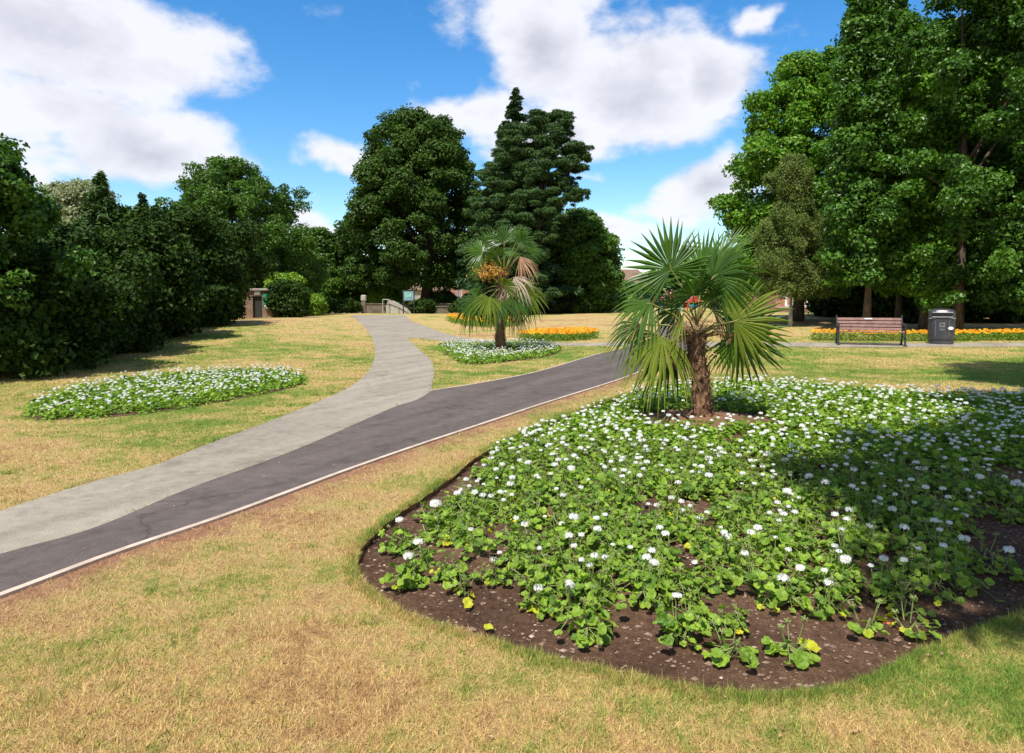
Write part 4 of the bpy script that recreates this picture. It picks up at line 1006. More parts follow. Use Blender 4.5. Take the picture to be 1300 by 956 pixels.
def flower(c, size, n=16, seed=0):
    V = []; Fc = []
    for i in range(n):
        z = 1 - (i + .5) / n * 1.05; a = i * 2.399; s = math.sqrt(max(0, 1 - z * z)); d = np.array([s * math.cos(a), s * math.sin(a), z * .75]) + rng.normal(size=3) * .12
        d /= np.linalg.norm(d); p = np.array(c) + d * size * .42 * np.array([1.1, 1.1, .42]); u = np.cross(d, [0.3, .2, .9]); u /= np.linalg.norm(u); w = np.cross(d, u); a0 = rng.uniform(0, 6.28)
        for k in range(5):
            b = a0 + k * 1.2566; q = u * math.cos(b) + w * math.sin(b); t = np.cross(d, q); r = size * .25 * rng.uniform(.85, 1.15); o = len(V)
            V += [p, p + q * r * .6 + t * r * .34 + d * r * .15, p + q * r * 1.05 + d * r * .1 * rng.normal(), p + q * r * .6 - t * r * .34 + d * r * .15]; Fc += [(o, o + 1, o + 2), (o, o + 2, o + 3)]
    return V, Fc


def ger_proto(nleaf, spread, height, heads, yellow=0.0, big=1.0):
    LV, LF, Lv = [], [], []; stem = MB(); YV, YF, Yv = [], [], []; H = []
    nst = max(3, nleaf // 7); tips = []
    for i in range(nst):
        a = i * 2.399 + rng.normal() * .3; r = spread * math.sqrt((i + .3) / nst) * .75; tp = Vector((math.cos(a) * r, math.sin(a) * r, height * rng.uniform(.45, .95) * (1 - .35 * r / spread)))
        tips.append(tp); stem.tube([(0, 0, -.01), (tp.x * .35, tp.y * .35, tp.z * .3), tp], [.006, .005, .0035], 4, caps=False)
    for i in range(nleaf):
        tp = tips[i % nst]; a = rng.uniform(0, 6.28); r = rng.uniform(.02, .085) * big; low = rng.random() < .25
        c = np.array([tp.x + math.cos(a) * r, tp.y + math.sin(a) * r, max(.015, tp.z + rng.uniform(-.06, .03) - (.06 if low else 0))])
        out_ = np.array([c[0], c[1], 0]) ; out_ /= np.linalg.norm(out_) + 1e-6
        nr = np.array([0, 0, 1.0]) + out_ * rng.uniform(.1, .8) + rng.normal(size=3) * .28; sz = rng.uniform(.028, .06) * big
        y = rng.random() < yellow and low
        v_, f_ = ger_leaf(0, c, nr, out_ + rng.normal(size=3) * .5, sz)
        TV, TF, Tv = (YV, YF, Yv) if y else (LV, LF, Lv); o = len(TV); TV += v_; TF += [(p + o, q + o, s + o) for p, q, s in f_]; Tv += [min(.93, rng.random() * .9)] * len(f_)
        stem.tube([tp * .85, Vector(c)], [.002, .0015], 3, caps=False)
    heads_ = []
    for i in range(heads):
        a = rng.uniform(0, 6.28); r = rng.uniform(0, spread * .6); p = Vector((math.cos(a) * r, math.sin(a) * r, height + rng.uniform(.015, .075)))
        stem.tube([(p.x * .5, p.y * .5, height * .4), p], [.0028, .0022], 4, caps=False)
        size = rng.choice([.032, .041, .050, .060]) * rng.uniform(.85, 1.1); fv, ff = flower(p, size, int(rng.integers(11, 19))); heads_.append((fv, ff))
    for i in range(int(rng.integers(1, 4))):
        a = rng.uniform(0, 6.28); r = rng.uniform(0, spread * .7); p = Vector((math.cos(a) * r, math.sin(a) * r, height + rng.uniform(0, .06)))
        stem.tube([(p.x * .5, p.y * .5, height * .4), p], [.0028, .002], 4, caps=False)
        for k in range(7):
            q = p + Vector((math.cos(k * 2.4), math.sin(k * 2.4), .3 + .4 * (k % 2))) * .014; stem.tube([p, q, q + Vector((0, 0, -.006))], [.001, .0035, .002], 4)
    return dict(leaf=(np.array(LV), np.array(LF), np.array(Lv)), yellow=(np.array(YV), np.array(YF), np.array(Yv)) if YV else None, stem=stem, heads=heads_)


protos = [ger_proto(int(rng.integers(34, 56)), rng.uniform(.12, .165), rng.uniform(.09, .15), h, y) for h, y in ((0, 0), (0, .3), (0, 0), (1, 0), (1, .3), (1, 0), (1, 0), (2, 0), (2, .2), (3, 0), (1, 0), (2, 0))]
sparse = [ger_proto(int(rng.integers(9, 18)), rng.uniform(.09, .13), rng.uniform(.07, .11), h, y, 0.95) for h, y in ((0, .6), (0, .5), (1, 0), (0, 0))]
stem_me = {}


def ger_meshes(p):
    out_ = [('leaves', np_mesh('geranium_leaves', p['leaf'][0], p['leaf'][1], {'v': p['leaf'][2]}), 'ger_leaf')]
    out_[0][1].materials.append(M['ger_leaf'])
    if p['yellow']:
        me = np_mesh('geranium_yellow_leaves', *p['yellow'][:2], {'v': p['yellow'][2]}); me.materials.append(M['ger_yellow']); out_.append(('yellowed_leaves', me, 1))
    me = bpy.data.meshes.new('geranium_stem'); me.from_pydata(p['stem'].v, [], p['stem'].f); me.materials.append(M['ger_stem']); out_.append(('stem', me, 1))
    for fv, ff in p['heads']:
        me = np_mesh('geranium_flower', np.array(fv), np.array(ff), {'v': rng.random(len(ff))}); me.materials.append(M['petal']); out_.append(('flower_head', me, 1))
    return out_


# plant positions: jittered, spaced
def scatter(poly, space, inset):
    xs = [p[0] for p in poly]; ys = [p[1] for p in poly]; out_ = []
    ny = int((max(ys) - min(ys)) / (space * .87)) + 1; nx = int((max(xs) - min(xs)) / space) + 1
    for j in range(ny):
        for i in range(nx): out_.append((min(xs) + (i + .5 * (j % 2)) * space + rng.normal() * space * .17, min(ys) + j * space * .87 + rng.normal() * space * .17))
    P = np.array(out_); k = inpoly(P[:, 0], P[:, 1], poly) & (polydist(P[:, 0], P[:, 1], poly) > inset); return P[k]


P = scatter(BED, .215, .13)
dist = np.hypot(P[:, 0], P[:, 1]); pu = 650 + F * P[:, 0] / P[:, 1]
pd = np.hypot((P[:, 0] - PALM.x) / 1.05, (P[:, 1] - PALM.y + .12) / .85)
ed = polydist(P[:, 0], P[:, 1], BED)
bare = at(1275, 690); bare2 = at(1310, 610)
k = (pd > .80) & ~((np.hypot(P[:, 0] - bare.x, (P[:, 1] - bare.y)) < .45) & (P[:, 0] > bare.x - .1)) & ~(np.hypot(P[:, 0] - bare2.x, (P[:, 1] - bare2.y)) < .4)
k &= ~((dist < 4.6) & (ed < .15 + .10 * rng.random(len(P)))) & ~((P[:, 0] < .4) & (P[:, 1] < 6.5) & (ed < .24)) & ~((P[:, 0] > 2.1) & (P[:, 1] < 4.2) & (ed < .16))
k &= rng.random(len(P)) > np.where(P[:, 1] < 6, .13, .05)
P = P[k]; P = P[np.argsort(np.hypot(P[:, 0], P[:, 1]))]
vis = np.abs(P[:, 0]) < P[:, 1] * .80 + .25; P = P[vis]
print('geraniums', len(P))
GM = [ger_meshes(p) for p in protos]; GS = [ger_meshes(p) for p in sparse]
ed = polydist(P[:, 0], P[:, 1], BED); Zs = zsoil(P[:, 0], P[:, 1])
GRP = 'white geraniums planted through the near bed'
NIND = 300
choice = []
for i, (x, y) in enumerate(P):
    fr_ = rng.random(); near_edge = ed[i] < .42 and y < 6
    if near_edge and rng.random() < .5: pi = (1, int(rng.integers(0, len(GS))))
    else:
        heads = 0 if rng.random() < (.38 if y < 5 else .14) else int(rng.choice([1, 1, 2, 3] if y < 6 else [1, 2, 2, 3]))
        cand = [j for j, p in enumerate(protos) if len(p['heads']) == heads]; pi = (0, int(rng.choice(cand)))
    choice.append(pi)
    if i >= NIND: continue
    ms = (GM if pi[0] == 0 else GS)[pi[1]]; pr_ = (protos if pi[0] == 0 else sparse)[pi[1]]
    h = len(pr_['heads']); ye = bool(pr_['yellow'])
    base = ('small sparse geranium on open soil at the rim of the near bed' if pi[0] else 'leafy green geranium') + ('' if pi[0] else {0: ' without a flower head', 1: ' with one white flower head', 2: ' with two white flower heads', 3: ' with three white flower heads'}[h] + ' in the near bed')
    if ye: base += ', some leaves yellow'
    if i == 0: print(base)
    s = rng.uniform(.85, 1.2) * (1.08 if y > 8 else 1)
    root = empty('geranium_plant', (x, y, Zs[i]), base, 'geranium', GRP, rz=rng.uniform(0, 6.28)); root.scale = (s, s, s * rng.uniform(.9, 1.15))
    for nm, me, _ in ms:
        o = bpy.data.objects.new(nm, me); COL.objects.link(o); o.parent = root


def bake(name, items, mats, label=None):
    """items: list of (V, F tris, v, matindex, loc, rz, s)"""
    VV, FF, vv, mi = [], [], [], []; o = 0
    for V, Fc, v, m, loc, rz, s in items:
        c_, s_ = math.cos(rz), math.sin(rz); W = np.column_stack([V[:, 0] * c_ - V[:, 1] * s_, V[:, 0] * s_ + V[:, 1] * c_, V[:, 2]]) * s + np.array(loc)
        VV.append(W); FF.append(Fc + o); vv.append(v); mi.append(np.full(len(Fc), m, dtype=np.int32)); o += len(V)
    me = np_mesh(name, np.concatenate(VV), np.concatenate(FF), {'v': np.concatenate(vv)})
    for m in mats: me.materials.append(M[m])
    me.polygons.foreach_set('material_index', np.concatenate(mi)); ob = bpy.data.objects.new(name, me); COL.objects.link(ob); return tag(ob, label, kind='stuff')


def ger_items(p, loc, rz, s):
    it = [(*p['leaf'], 0, loc, rz, s)]
    for fv, ff in p['heads']: it.append((np.array(fv), np.array(ff), rng.random(len(ff)), 1, loc, rz, s))
    return it


items = []
for i in range(NIND, len(P)):
    p = (protos if choice[i][0] == 0 else sparse)[choice[i][1]]; items += ger_items(p, (P[i, 0], P[i, 1], Zs[i]), rng.uniform(0, 6.28), rng.uniform(.95, 1.25))
if items: bake('geranium_plants', items, ['ger_leaf', 'petal'], 'mass of white geraniums filling the far side of the near bed')
hd = [p for p in protos if p['heads']]; hd3 = [p for p in protos if len(p['heads']) > 1] + [p for p in protos if len(p['heads']) == 1][:1]
for nm, poly, lb, hh in (('bedding_flowers', OVAL, 'white flowers massed in the oval bed on the left lawn', hd3), ('bedding_flowers', MIDBED, 'white flowers massed round the middle palm', hd3)):
    Q = scatter(poly, .21, .05); items = []
    pc = np.hypot(Q[:, 0] - QB.x, Q[:, 1] - QB.y) > .55; Q = Q[pc]
    for x, y in Q: items += ger_items(random.choice(hh), (x, y, float(zt(x, y))), rng.uniform(0, 6.28), rng.uniform(.95, 1.15))
    bake(nm, items, ['ger_leaf', 'petal'], lb)
# marigold strips: leaves below, orange heads on top
def marigolds(name, poly, lb, sp=.17, h=.22):
    Q = scatter(poly, sp, .02); items = []
    for x, y in Q:
        z = float(zt(x, y)); n = 7
        C = np.column_stack([rng.normal(size=22) * .07, rng.normal(size=22) * .07, rng.uniform(0, h * .8, 22)]); V = leaf_kites(C, rng.normal(size=(22, 3)) + [0, 0, 1], rng.normal(size=(22, 3)), np.full(22, .07), np.full(22, .04))
        q = quads(22); tri = np.concatenate([q[:, [0, 1, 2]], q[:, [0, 2, 3]]]); items.append((V, tri, rng.random(44) * .6, 0, (x, y, z), 0, 1))
        tone = rng.random()
        for k in range(int(rng.integers(2, 5))):
            fv, ff = flower((rng.normal() * .06, rng.normal() * .06, h * rng.uniform(.8, 1.15)), .075, 9); items.append((np.array(fv), np.array(ff), np.clip(np.full(len(ff), tone) * .9 + rng.random(len(ff)) * .1, 0, 1), 1, (x, y, z), 0, 1))
    bake(name, items, ['ger_leaf', 'orange'], lb)


marigolds('marigold_flowers', [*pts([(1030, 433.2), (1330, 433.0), (1330, 430.2), (1030, 430.4)])], 'row of yellow and orange marigolds behind the bench and bin', .17, .32)
marigolds('marigold_flowers', smooth_closed(pts([(568, 406), (600, 405.5), (640, 408), (660, 413), (640, 416), (600, 415), (575, 411)]), 3), 'patch of yellow marigolds left of the middle palm', .24, .32)
marigolds('marigold_flowers', smooth_closed(pts([(655, 432), (690, 427), (745, 426), (760, 428.5), (742, 432.5), (690, 433.5)]), 3), 'strip of orange marigolds between middle palm and lawn', .17, .3)
# soil crumbs and pebbles
n_ = 9000
xx = rng.uniform(-1.2, 4.2, n_ * 3); yy = rng.uniform(2.3, 9.5, n_ * 3); k = inpoly(xx, yy, BED) & (rng.random(n_ * 3) < 3.2 / (yy + .01)); xx = xx[k]; yy = yy[k]; m_ = len(xx)
sz = np.abs(rng.normal(size=m_)) * .0045 + .0025; sz = np.where(rng.random(m_) < .02, sz * 1.6 + .003, sz)
oc = np.array([[1, 0, 0], [0, 1, 0], [-1, 0, 0], [0, -1, 0], [0, 0, .8], [0, 0, -.6]], float); of = np.array([[0, 1, 4], [1, 2, 4], [2, 3, 4], [3, 0, 4], [1, 0, 5], [2, 1, 5], [3, 2, 5], [0, 3, 5]])
zz = zsoil(xx, yy); VV = (oc[None] * sz[:, None, None] * rng.uniform(.6, 1.4, (m_, 6, 1)) * np.array([1.2, 1, .8])) + np.column_stack([xx, yy, zz])[:, None, :]
FF = (of[None] + (np.arange(m_) * 6)[:, None, None]).reshape(-1, 3); vv = np.where(rng.random(m_) < .9, rng.random(m_) * .2, rng.random(m_)).repeat(8)
tag(link('gravel', np_mesh('gravel', VV.reshape(-1, 3), FF, {'v': vv}), M['pebble']), 'soil crumbs and little stones on the near bed', kind='stuff')
n_ = 900; ly = 2.2 * (14 / 2.2) ** rng.random(n_); lx = rng.uniform(-.8, .8, n_) * ly; k = ~inpoly(lx, ly, BED); k &= rng.random(n_) < np.where(inpoly(lx, ly, GREY) | inpoly(lx, ly, DARKP), .5, .35); lx, ly = lx[k], ly[k]
sz = rng.uniform(.008, .026, len(lx)); V = leaf_kites(np.column_stack([lx, ly, zt(lx, ly) + .022]), rng.normal(size=(len(lx), 3)) * .25 + [0, 0, 1], rng.normal(size=(len(lx), 3)) * [1, 1, .1], sz, sz * .5)
tag(link('litter', np_mesh('litter', V, quads(len(lx)), {'v': rng.random(len(lx)) * .9}), M['palm_dead']), 'dry leaf scraps scattered on paths and lawn', kind='stuff')
# fallen yellow leaves
for i, (u, v, lb) in enumerate(((1026, 823, 'large fallen yellow-green leaf on bare soil at the front rim of the bed'), (620, 793, 'small yellow leaf lying alone on soil by the bed\'s left front rim'), (1152, 800, 'green-yellow leaf on shaded soil near the right front rim'))):
    p = at(u, v); fv, ff = ger_leaf(0, np.array([0, 0, .02]), np.array([.05, -.12, 1.]), np.array([1., .3, 0]), (.10, .05, .07)[i])
    o = link('fallen_leaf', np_mesh('fallen_leaf', np.array(fv), np.array(ff), {'v': np.full(len(ff), .5)}), M['ger_yellow']); o.location = (p.x, p.y, float(zsoil([p.x], [p.y])[0]) + .012); tag(o, lb, 'leaf')

# ------------------------------------------------------------------ grass blades
def grass():
    N = 1500000
    d = 1.9 * (32 / 1.9) ** rng.random(N); d = np.where((d > 18) & (rng.random(N) < (d - 18) / 14), 1.9 * (18 / 1.9) ** rng.random(N), d); x = rng.uniform(-.86, .86, N) * d + rng.normal(size=N) * .05; y = d
    bx = np.array([(p.x, p.y) for p in BED])
    i = rng.integers(0, len(bx), 80000); t = rng.random(80000)[:, None]; e = bx[i] * (1 - t) + bx[(i + 1) % len(bx)] * t + rng.normal(size=(80000, 2)) * .03
    nt_ = 900; td = 1.9 * (12 / 1.9) ** rng.random(nt_); tx = rng.uniform(-.8, .8, nt_) * td; tn = rng.integers(15, 70, nt_); ti = np.repeat(np.arange(nt_), tn); tr = rng.uniform(.015, .06, nt_)
    e2 = np.column_stack([tx[ti], td[ti]]) + rng.normal(size=(len(ti), 2)) * tr[ti][:, None]
    fringe = np.concatenate([np.zeros(N, bool), np.ones(len(e), bool), np.zeros(len(e2), bool)]); tuft = np.concatenate([np.zeros(N + len(e), bool), np.ones(len(e2), bool)])
    x = np.concatenate([x, e[:, 0], e2[:, 0]]); y = np.concatenate([y, e[:, 1], e2[:, 1]])
    inb = inpoly(x, y, BED); db = polydist(x, y, BED)
    k = (~inb | (fringe & (db < .02))) & (~inpoly(x, y, GREY) | ((polydist(x, y, GREY) < .05) & (rng.random(len(x)) < .6))) & ~inpoly(x, y, DARKP) & ~inpoly(x, y, OVAL) & ~inpoly(x, y, MIDBED) & ~inpoly(x, y, BENCHP) & (polydist(x, y, KERBL, False) > .05)
    clump = np.sin(x * 9 + np.sin(y * 7) * 2) * np.sin(y * 11 + np.sin(x * 8) * 2); clump2 = np.sin(x * 31 + 1) * np.sin(y * 29 + x * 5)
    k &= rng.random(len(x)) < .66 + .16 * clump + .14 * clump2 + fringe * .6
    dk = polydist(x, y, KERBL, False); k &= rng.random(len(x)) > np.exp(-dk / .3) * .85
    x, y, fringe, tuft = x[k], y[k], fringe[k], tuft[k]; n = len(x); z = zt(x, y)
    sc_ = np.maximum(1, y / 4.0)
    h = rng.gamma(4, .0042, n) * (1 + .16 * (sc_ - 1)) + .004; h = np.where(fringe, h * 1.3, np.where(tuft, h * 1.7, h)); tall = rng.random(n) < .006; h = np.where(tall, h * 1.7, h)
    w = .0016 * sc_ * rng.uniform(.7, 1.6, n); a = rng.uniform(0, 6.283, n); lean = np.abs(rng.normal(size=n)) * .9 + .35; lean = np.where(fringe | tuft, lean * .5, lean)
    dx, dy = np.cos(a), np.sin(a); b = rng.uniform(0, 6.283, n); sx, sy = np.cos(b) * w, np.sin(b) * w
    V = np.empty((n, 3, 3)); V[:, 0] = np.column_stack([x - sx, y - sy, z - .003]); V[:, 1] = np.column_stack([x + sx, y + sy, z - .003])
    V[:, 2] = np.column_stack([x + dx * h * lean, y + dy * h * lean, z + h * np.clip(1.05 - lean * .4, .2, 1)])
    Fq = np.arange(n * 3).reshape(-1, 3)
    dd, ll = attrs(x, y); ll = ll + rng.normal(size=n) * .03 + .01 + fringe * .05 + tuft * .16; dd = dd * .6
    me = np_mesh('grass', V.reshape(-1, 3), Fq, {'v': rng.random(n), 'lush': ll.repeat(3), 'dirt': dd.repeat(3)})
    tag(link('grass', me, M['blade']), 'short dry summer grass on the lawns', kind='stuff'); print('blades', n)


grass()

# ------------------------------------------------------------------ bench
bl, br = at(1062, 437.2), at(1144, 438.0); L_ = (br - bl).length; mid = (bl + br) / 2; ang = math.atan2(br.y - bl.y, br.x - bl.x)
B = empty('park_bench', (mid.x, mid.y, float(zt(mid.x, mid.y)) + .011), 'brown slatted park bench with black metal ends beside the path', 'bench', rz=ang - R(10))
W = L_
for i in range(4):
    MB().box((0, -.42 + i * .115, .43 - .006 * i), (W - .06, .09, .032), bev=.006).build('seat_slat', M['slat'], B)
rotb = Matrix.Rotation(R(-13), 3, 'X')
for i in range(4):
    z = .50 + i * .105; y = .02 + (z - .45) * math.tan(R(13)); s = MB().box((0, y, z), (W - .06, .032, .085), rotb, bev=.006).build('back_slat', M['slat'], B)
    if i == 3: MB().box((-.02, y - .03, z + .012), (.22, .006, .04), rotb, bev=.001).build('plaque', M['plaque'], s)
for sx in (-1, 1):
    x = sx * (W / 2 - .03); mb = MB()
    mb.tube([(x, -.47, 0), (x, -.44, .2), (x, -.45, .42), (x, -.46, .66)], [.034, .024, .024, .026], 8)
    mb.tube([(x, -.46, .66), (x, -.2, .68), (x, .06, .64)], [.03, .028, .022], 8)
    mb.tube([(x, .10, 0), (x, .02, .22), (x, .0, .43), (x, .12, .88), (x, .135, .93)], [.034, .026, .026, .024, .03], 8)
    mb.tube([(x, -.45, .41), (x, 0, .39)], [.022, .022], 8); mb.tube([(x, -.44, .2), (x, -.2, .27), (x, .02, .22)], [.015, .018, .015], 6)
    mb.tube([(x, -.42, .60), (x, -.3, .52), (x, -.2, .46)], .012, 6); mb.tube([(x, -.0, .58), (x, -.12, .52), (x, -.2, .46)], .012, 6)
    for yy_ in (-.47, .10): mb.box((x, yy_, .012), (.10, .10, .024), bev=.005)
    mb.build('bench_end', M['black_metal'], B, smooth=False)

# ------------------------------------------------------------------ litter bin
bc = at(1201.5, 437.5); wb = at(1216, 436).x - at(1187, 436).x; Hh = 1.14
T = empty('litter_bin', (bc.x, bc.y + .3, float(zt(bc.x, bc.y)) + .011), 'black rounded litter bin with white sticker right of the bench', 'litter bin', rz=R(-28))


def slathe(prof, c=(0, 0, 0), n=40, p=3.2, a0=0, a1=2 * math.pi, closed=True):
    mb = MB(); vs = []; m = n if closed else n + 1
    for rx, ry, z in prof:
        for k in range(m):
            a = a0 + (a1 - a0) * k / n; ca, sa = math.cos(a), math.sin(a); q = (abs(ca) ** p + abs(sa) ** p) ** (-1 / p); vs.append((c[0] + rx * ca * q, c[1] + ry * sa * q, c[2] + z))
    fs = []
    for i in range(len(prof) - 1):
        for k in range(n if closed else n): fs.append((i * m + k, i * m + (k + 1) % m, (i + 1) * m + (k + 1) % m, (i + 1) * m + k))
    if closed: fs += [tuple(range(m - 1, -1, -1)), tuple(range((len(prof) - 1) * m, len(prof) * m))]
    mb.add(vs, fs); return mb


r0 = wb / 2
slathe([(r0 * .94, r0 * .94, 0), (r0 * .95, r0 * .95, .10), (r0 * .9, r0 * .9, .11), (r0 * .9, r0 * .9, .14)]).build('base', M['bin_plastic'], T, smooth=False)
slathe([(r0 * .96, r0 * .96, .14), (r0 * .99, r0 * .99, .20), (r0, r0, .5), (r0 * 1.0, r0 * 1.0, .80), (r0 * 1.02, r0 * 1.02, .82)]).build('body', M['bin_plastic'], T)
hood = slathe([(r0 * 1.0, r0 * 1.0, .824), (r0 * 1.01, r0 * 1.01, .84), (r0 * 1.0, r0 * 1.0, 1.03), (r0 * .9, r0 * .9, 1.09), (r0 * .6, r0 * .6, 1.135), (r0 * .2, r0 * .2, 1.145)]).build('hood', M['bin_plastic'], T)
MB().box((0, -r0 * .985, .945), (r0 * 1.42, .05, .125), bev=.02).build('opening', M['void'], hood)
MB().box((0, -r0 * 1.005, .875), (r0 * 1.5, .04, .02), bev=.006).box((0, -r0 * 1.0, 1.02), (r0 * 1.5, .04, .018), bev=.006).build('opening_lip', M['grey_metal'], hood)
for sx in (-1, 1): MB().box((sx * r0 * .62, -r0 * .93, .83), (r0 * .7, .03, .014), bev=.003).build('band', M['grey_metal'], T)
for sx in (-1, 1): MB().box((sx * r0 * .5, -r0 * .995, .5), (.014, .02, .5), bev=.003).build('door_rib', M['bin_emblem'], T)
em = MB().box((0, -r0 * 1.0, .62), (.16, .012, .15), bev=.004); em.box((0, -r0 * 1.0, .47), (.14, .012, .05), bev=.004); em.build('emblem', M['bin_emblem'], T)
MB().box((0, -r0 * 1.012, .63), (.06, .008, .07), bev=.003).build('emblem_centre', M['bin_plastic'], T)
mb = MB(); vs = [(r0 * .62 + .07 * math.cos(a) * 1.05, -r0 * .992 - .01, .52 + .048 * math.sin(a)) for a in np.linspace(0, 6.283, 15)[:-1]]; vs2 = [(x, y + .03, z) for x, y, z in vs]
mb.add(vs + vs2, [tuple(range(14)), tuple(range(27, 13, -1))] + [(i, i + 14, (i + 1) % 14 + 14, (i + 1) % 14) for i in range(14)]).build('sticker', M['sticker'], T)

# ------------------------------------------------------------------ beyond the crest
# notice board
Y = 50.5; p = pix(519, 398, Y); z0 = float(zt(p.x, Y)); sc_ = Y / F
nb = empty('notice_board', (p.x, Y, z0), 'notice board on two dark posts with a blue-green map, at the head of the path', 'notice board')
top = pix(519, 368.5, Y).z - z0; hw = 6.8 * sc_
for s in (-1, 1): MB().box((s * hw, 0, (top + .02) / 2 - .05), (.08, .08, top + .12), bev=.01).build('post', M['black_metal'], nb)
pb = pix(519, 382.5, Y).z - z0
fr_o = MB().box((0, 0, top - .04), (2 * hw - .08, .07, .07)).box((0, 0, pb + .03), (2 * hw - .08, .07, .07)).build('frame', M['black_metal'], nb)
MB().box((0, -.02, (top + pb) / 2), (2 * hw - .082, .03, top - pb - .14)).build('panel', M['board_panel'], nb)
MB().box((-.02, -.04, (top + pb) / 2 + .06), (hw * 1.2, .012, (top - pb) * .45)).build('map', M['board_map'], nb)
# stone wall and ramp with handrail
def wall_run(name, label, u0, u1, Y0, Y1, v_top, mat, th=.35, cat='wall', cap=None):
    a, b = pix(u0, v_top, Y0), pix(u1, v_top, Y1); d = b - a; L0 = math.hypot(d.x, d.y); m = (a + b) / 2; z = min(float(zt(a.x, a.y)), float(zt(b.x, b.y))) - .3
    e = empty(name, (m.x, m.y, z), label, cat, rz=math.atan2(d.y, d.x)); h = m.z - z
    MB().box((0, 0, h / 2), (L0, th, h), bev=.01).build('wall_face', M[mat], e)
    if cap: MB().box((0, 0, h + .04), (L0 + .04, th + .1, .08), bev=.015).build('coping', M[cap], e)
    return e


wall_run('stone_wall', 'rough stone wall behind the notice board at the head of the path', 404, 600, 54, 55, 386.5, 'stone', cap='stone')
wall_run('stone_wall', 'low sunlit stone wall in front of the brick house', 545, 600, 53, 53.5, 390, 'stone', cap='stone')
Yr = 52; a = pix(490, 398, Yr); e = empty('ramp', (a.x, Yr, float(zt(a.x, Yr))), 'pale concrete ramp with a metal handrail left of the notice board', 'ramp')
MB().prism([(0.1, -.3), (2.0, -.3), (2.0, .1), (.55, .95), (.25, .95), (.1, .6)], -.5, .5).build('ramp_wall', M['concrete'], e)
mb = MB()
for xx_ in (-.1, .3): mb.tube([(xx_, -.7, -.2), (xx_, -.7, 1.05)], .03, 6)
mb.tube([(-.1, -.7, 1.05), (.3, -.7, 1.05), (1.0, -.7, .75), (1.7, -.7, .35)], .03, 6); mb.tube([(1.7, -.7, .35), (1.7, -.7, -.2)], .03, 6); mb.tube([(1.0, -.7, .75), (1.0, -.7, -.2)], .025, 6)
mb.build('handrail', M['grey_metal'], e)
# pale pillar
p = pix(462, 398, 52); e = empty('gate_pillar', (p.x, 52, float(zt(p.x, 52))), 'small pale stone pillar in the shade left of the ramp', 'pillar')
MB().box((0, 0, .3), (.34, .34, 1.2), bev=.03).build('shaft', M['stone'], e); MB().box((0, 0, 1.15), (.4, .4, .5), bev=.08).build('cap', M['concrete'], e)
# brick hut
Y = 38; a, b = pix(309, 408, Y), pix(346, 408, Y); z0 = float(zt(a.x, Y)) - .1
h_ = empty('brick_hut', (a.x, Y, z0), 'small brick hut with dark door and green sign under the trees', 'hut', rz=R(17)); Wd = (b.x - a.x); Hh = pix(325, 369, Y).z - z0
d0, d1 = Wd * .32, Wd * .62; dh = Hh * .82
MB().box((d0 / 2, 0, Hh / 2), (d0, .25, Hh)).box(((d1 + Wd) / 2, 0, Hh / 2), (Wd - d1, .25, Hh)).box(((d0 + d1) / 2, 0, (Hh + dh) / 2), (d1 - d0, .25, Hh - dh)).box((.125, 1.6, Hh / 2), (.25, 2.9, Hh)).box((Wd - .125, 1.6, Hh / 2), (.25, 2.9, Hh)).box((Wd / 2, 3.1, Hh / 2), (Wd - .5, .2, Hh)).build('wall', M['brick_brown'], h_)
MB().box((Wd / 2, 1.5, Hh + .06), (Wd + .3, 3.5, .12), bev=.02).build('roof', M['concrete'], h_)
MB().box(((d0 + d1) / 2, .03, dh / 2), (d1 - d0 - .03, .06, dh - .01)).build('door', M['dark_door'], h_)
MB().box((d1 + .24, -.14, Hh * .72), (.36, .03, .7), bev=.004).build('sign', M['green_sign'], h_); MB().box((d1 + .22, -.14, Hh * .48), (.2, .03, .3), bev=.004).build('notice', M['white_paint'], h_)
MB().box(((d0 + d1) / 2, -.14, (Hh + dh) / 2 + .02), (.3, .03, .16)).build('lamp', M['white_paint'], h_)


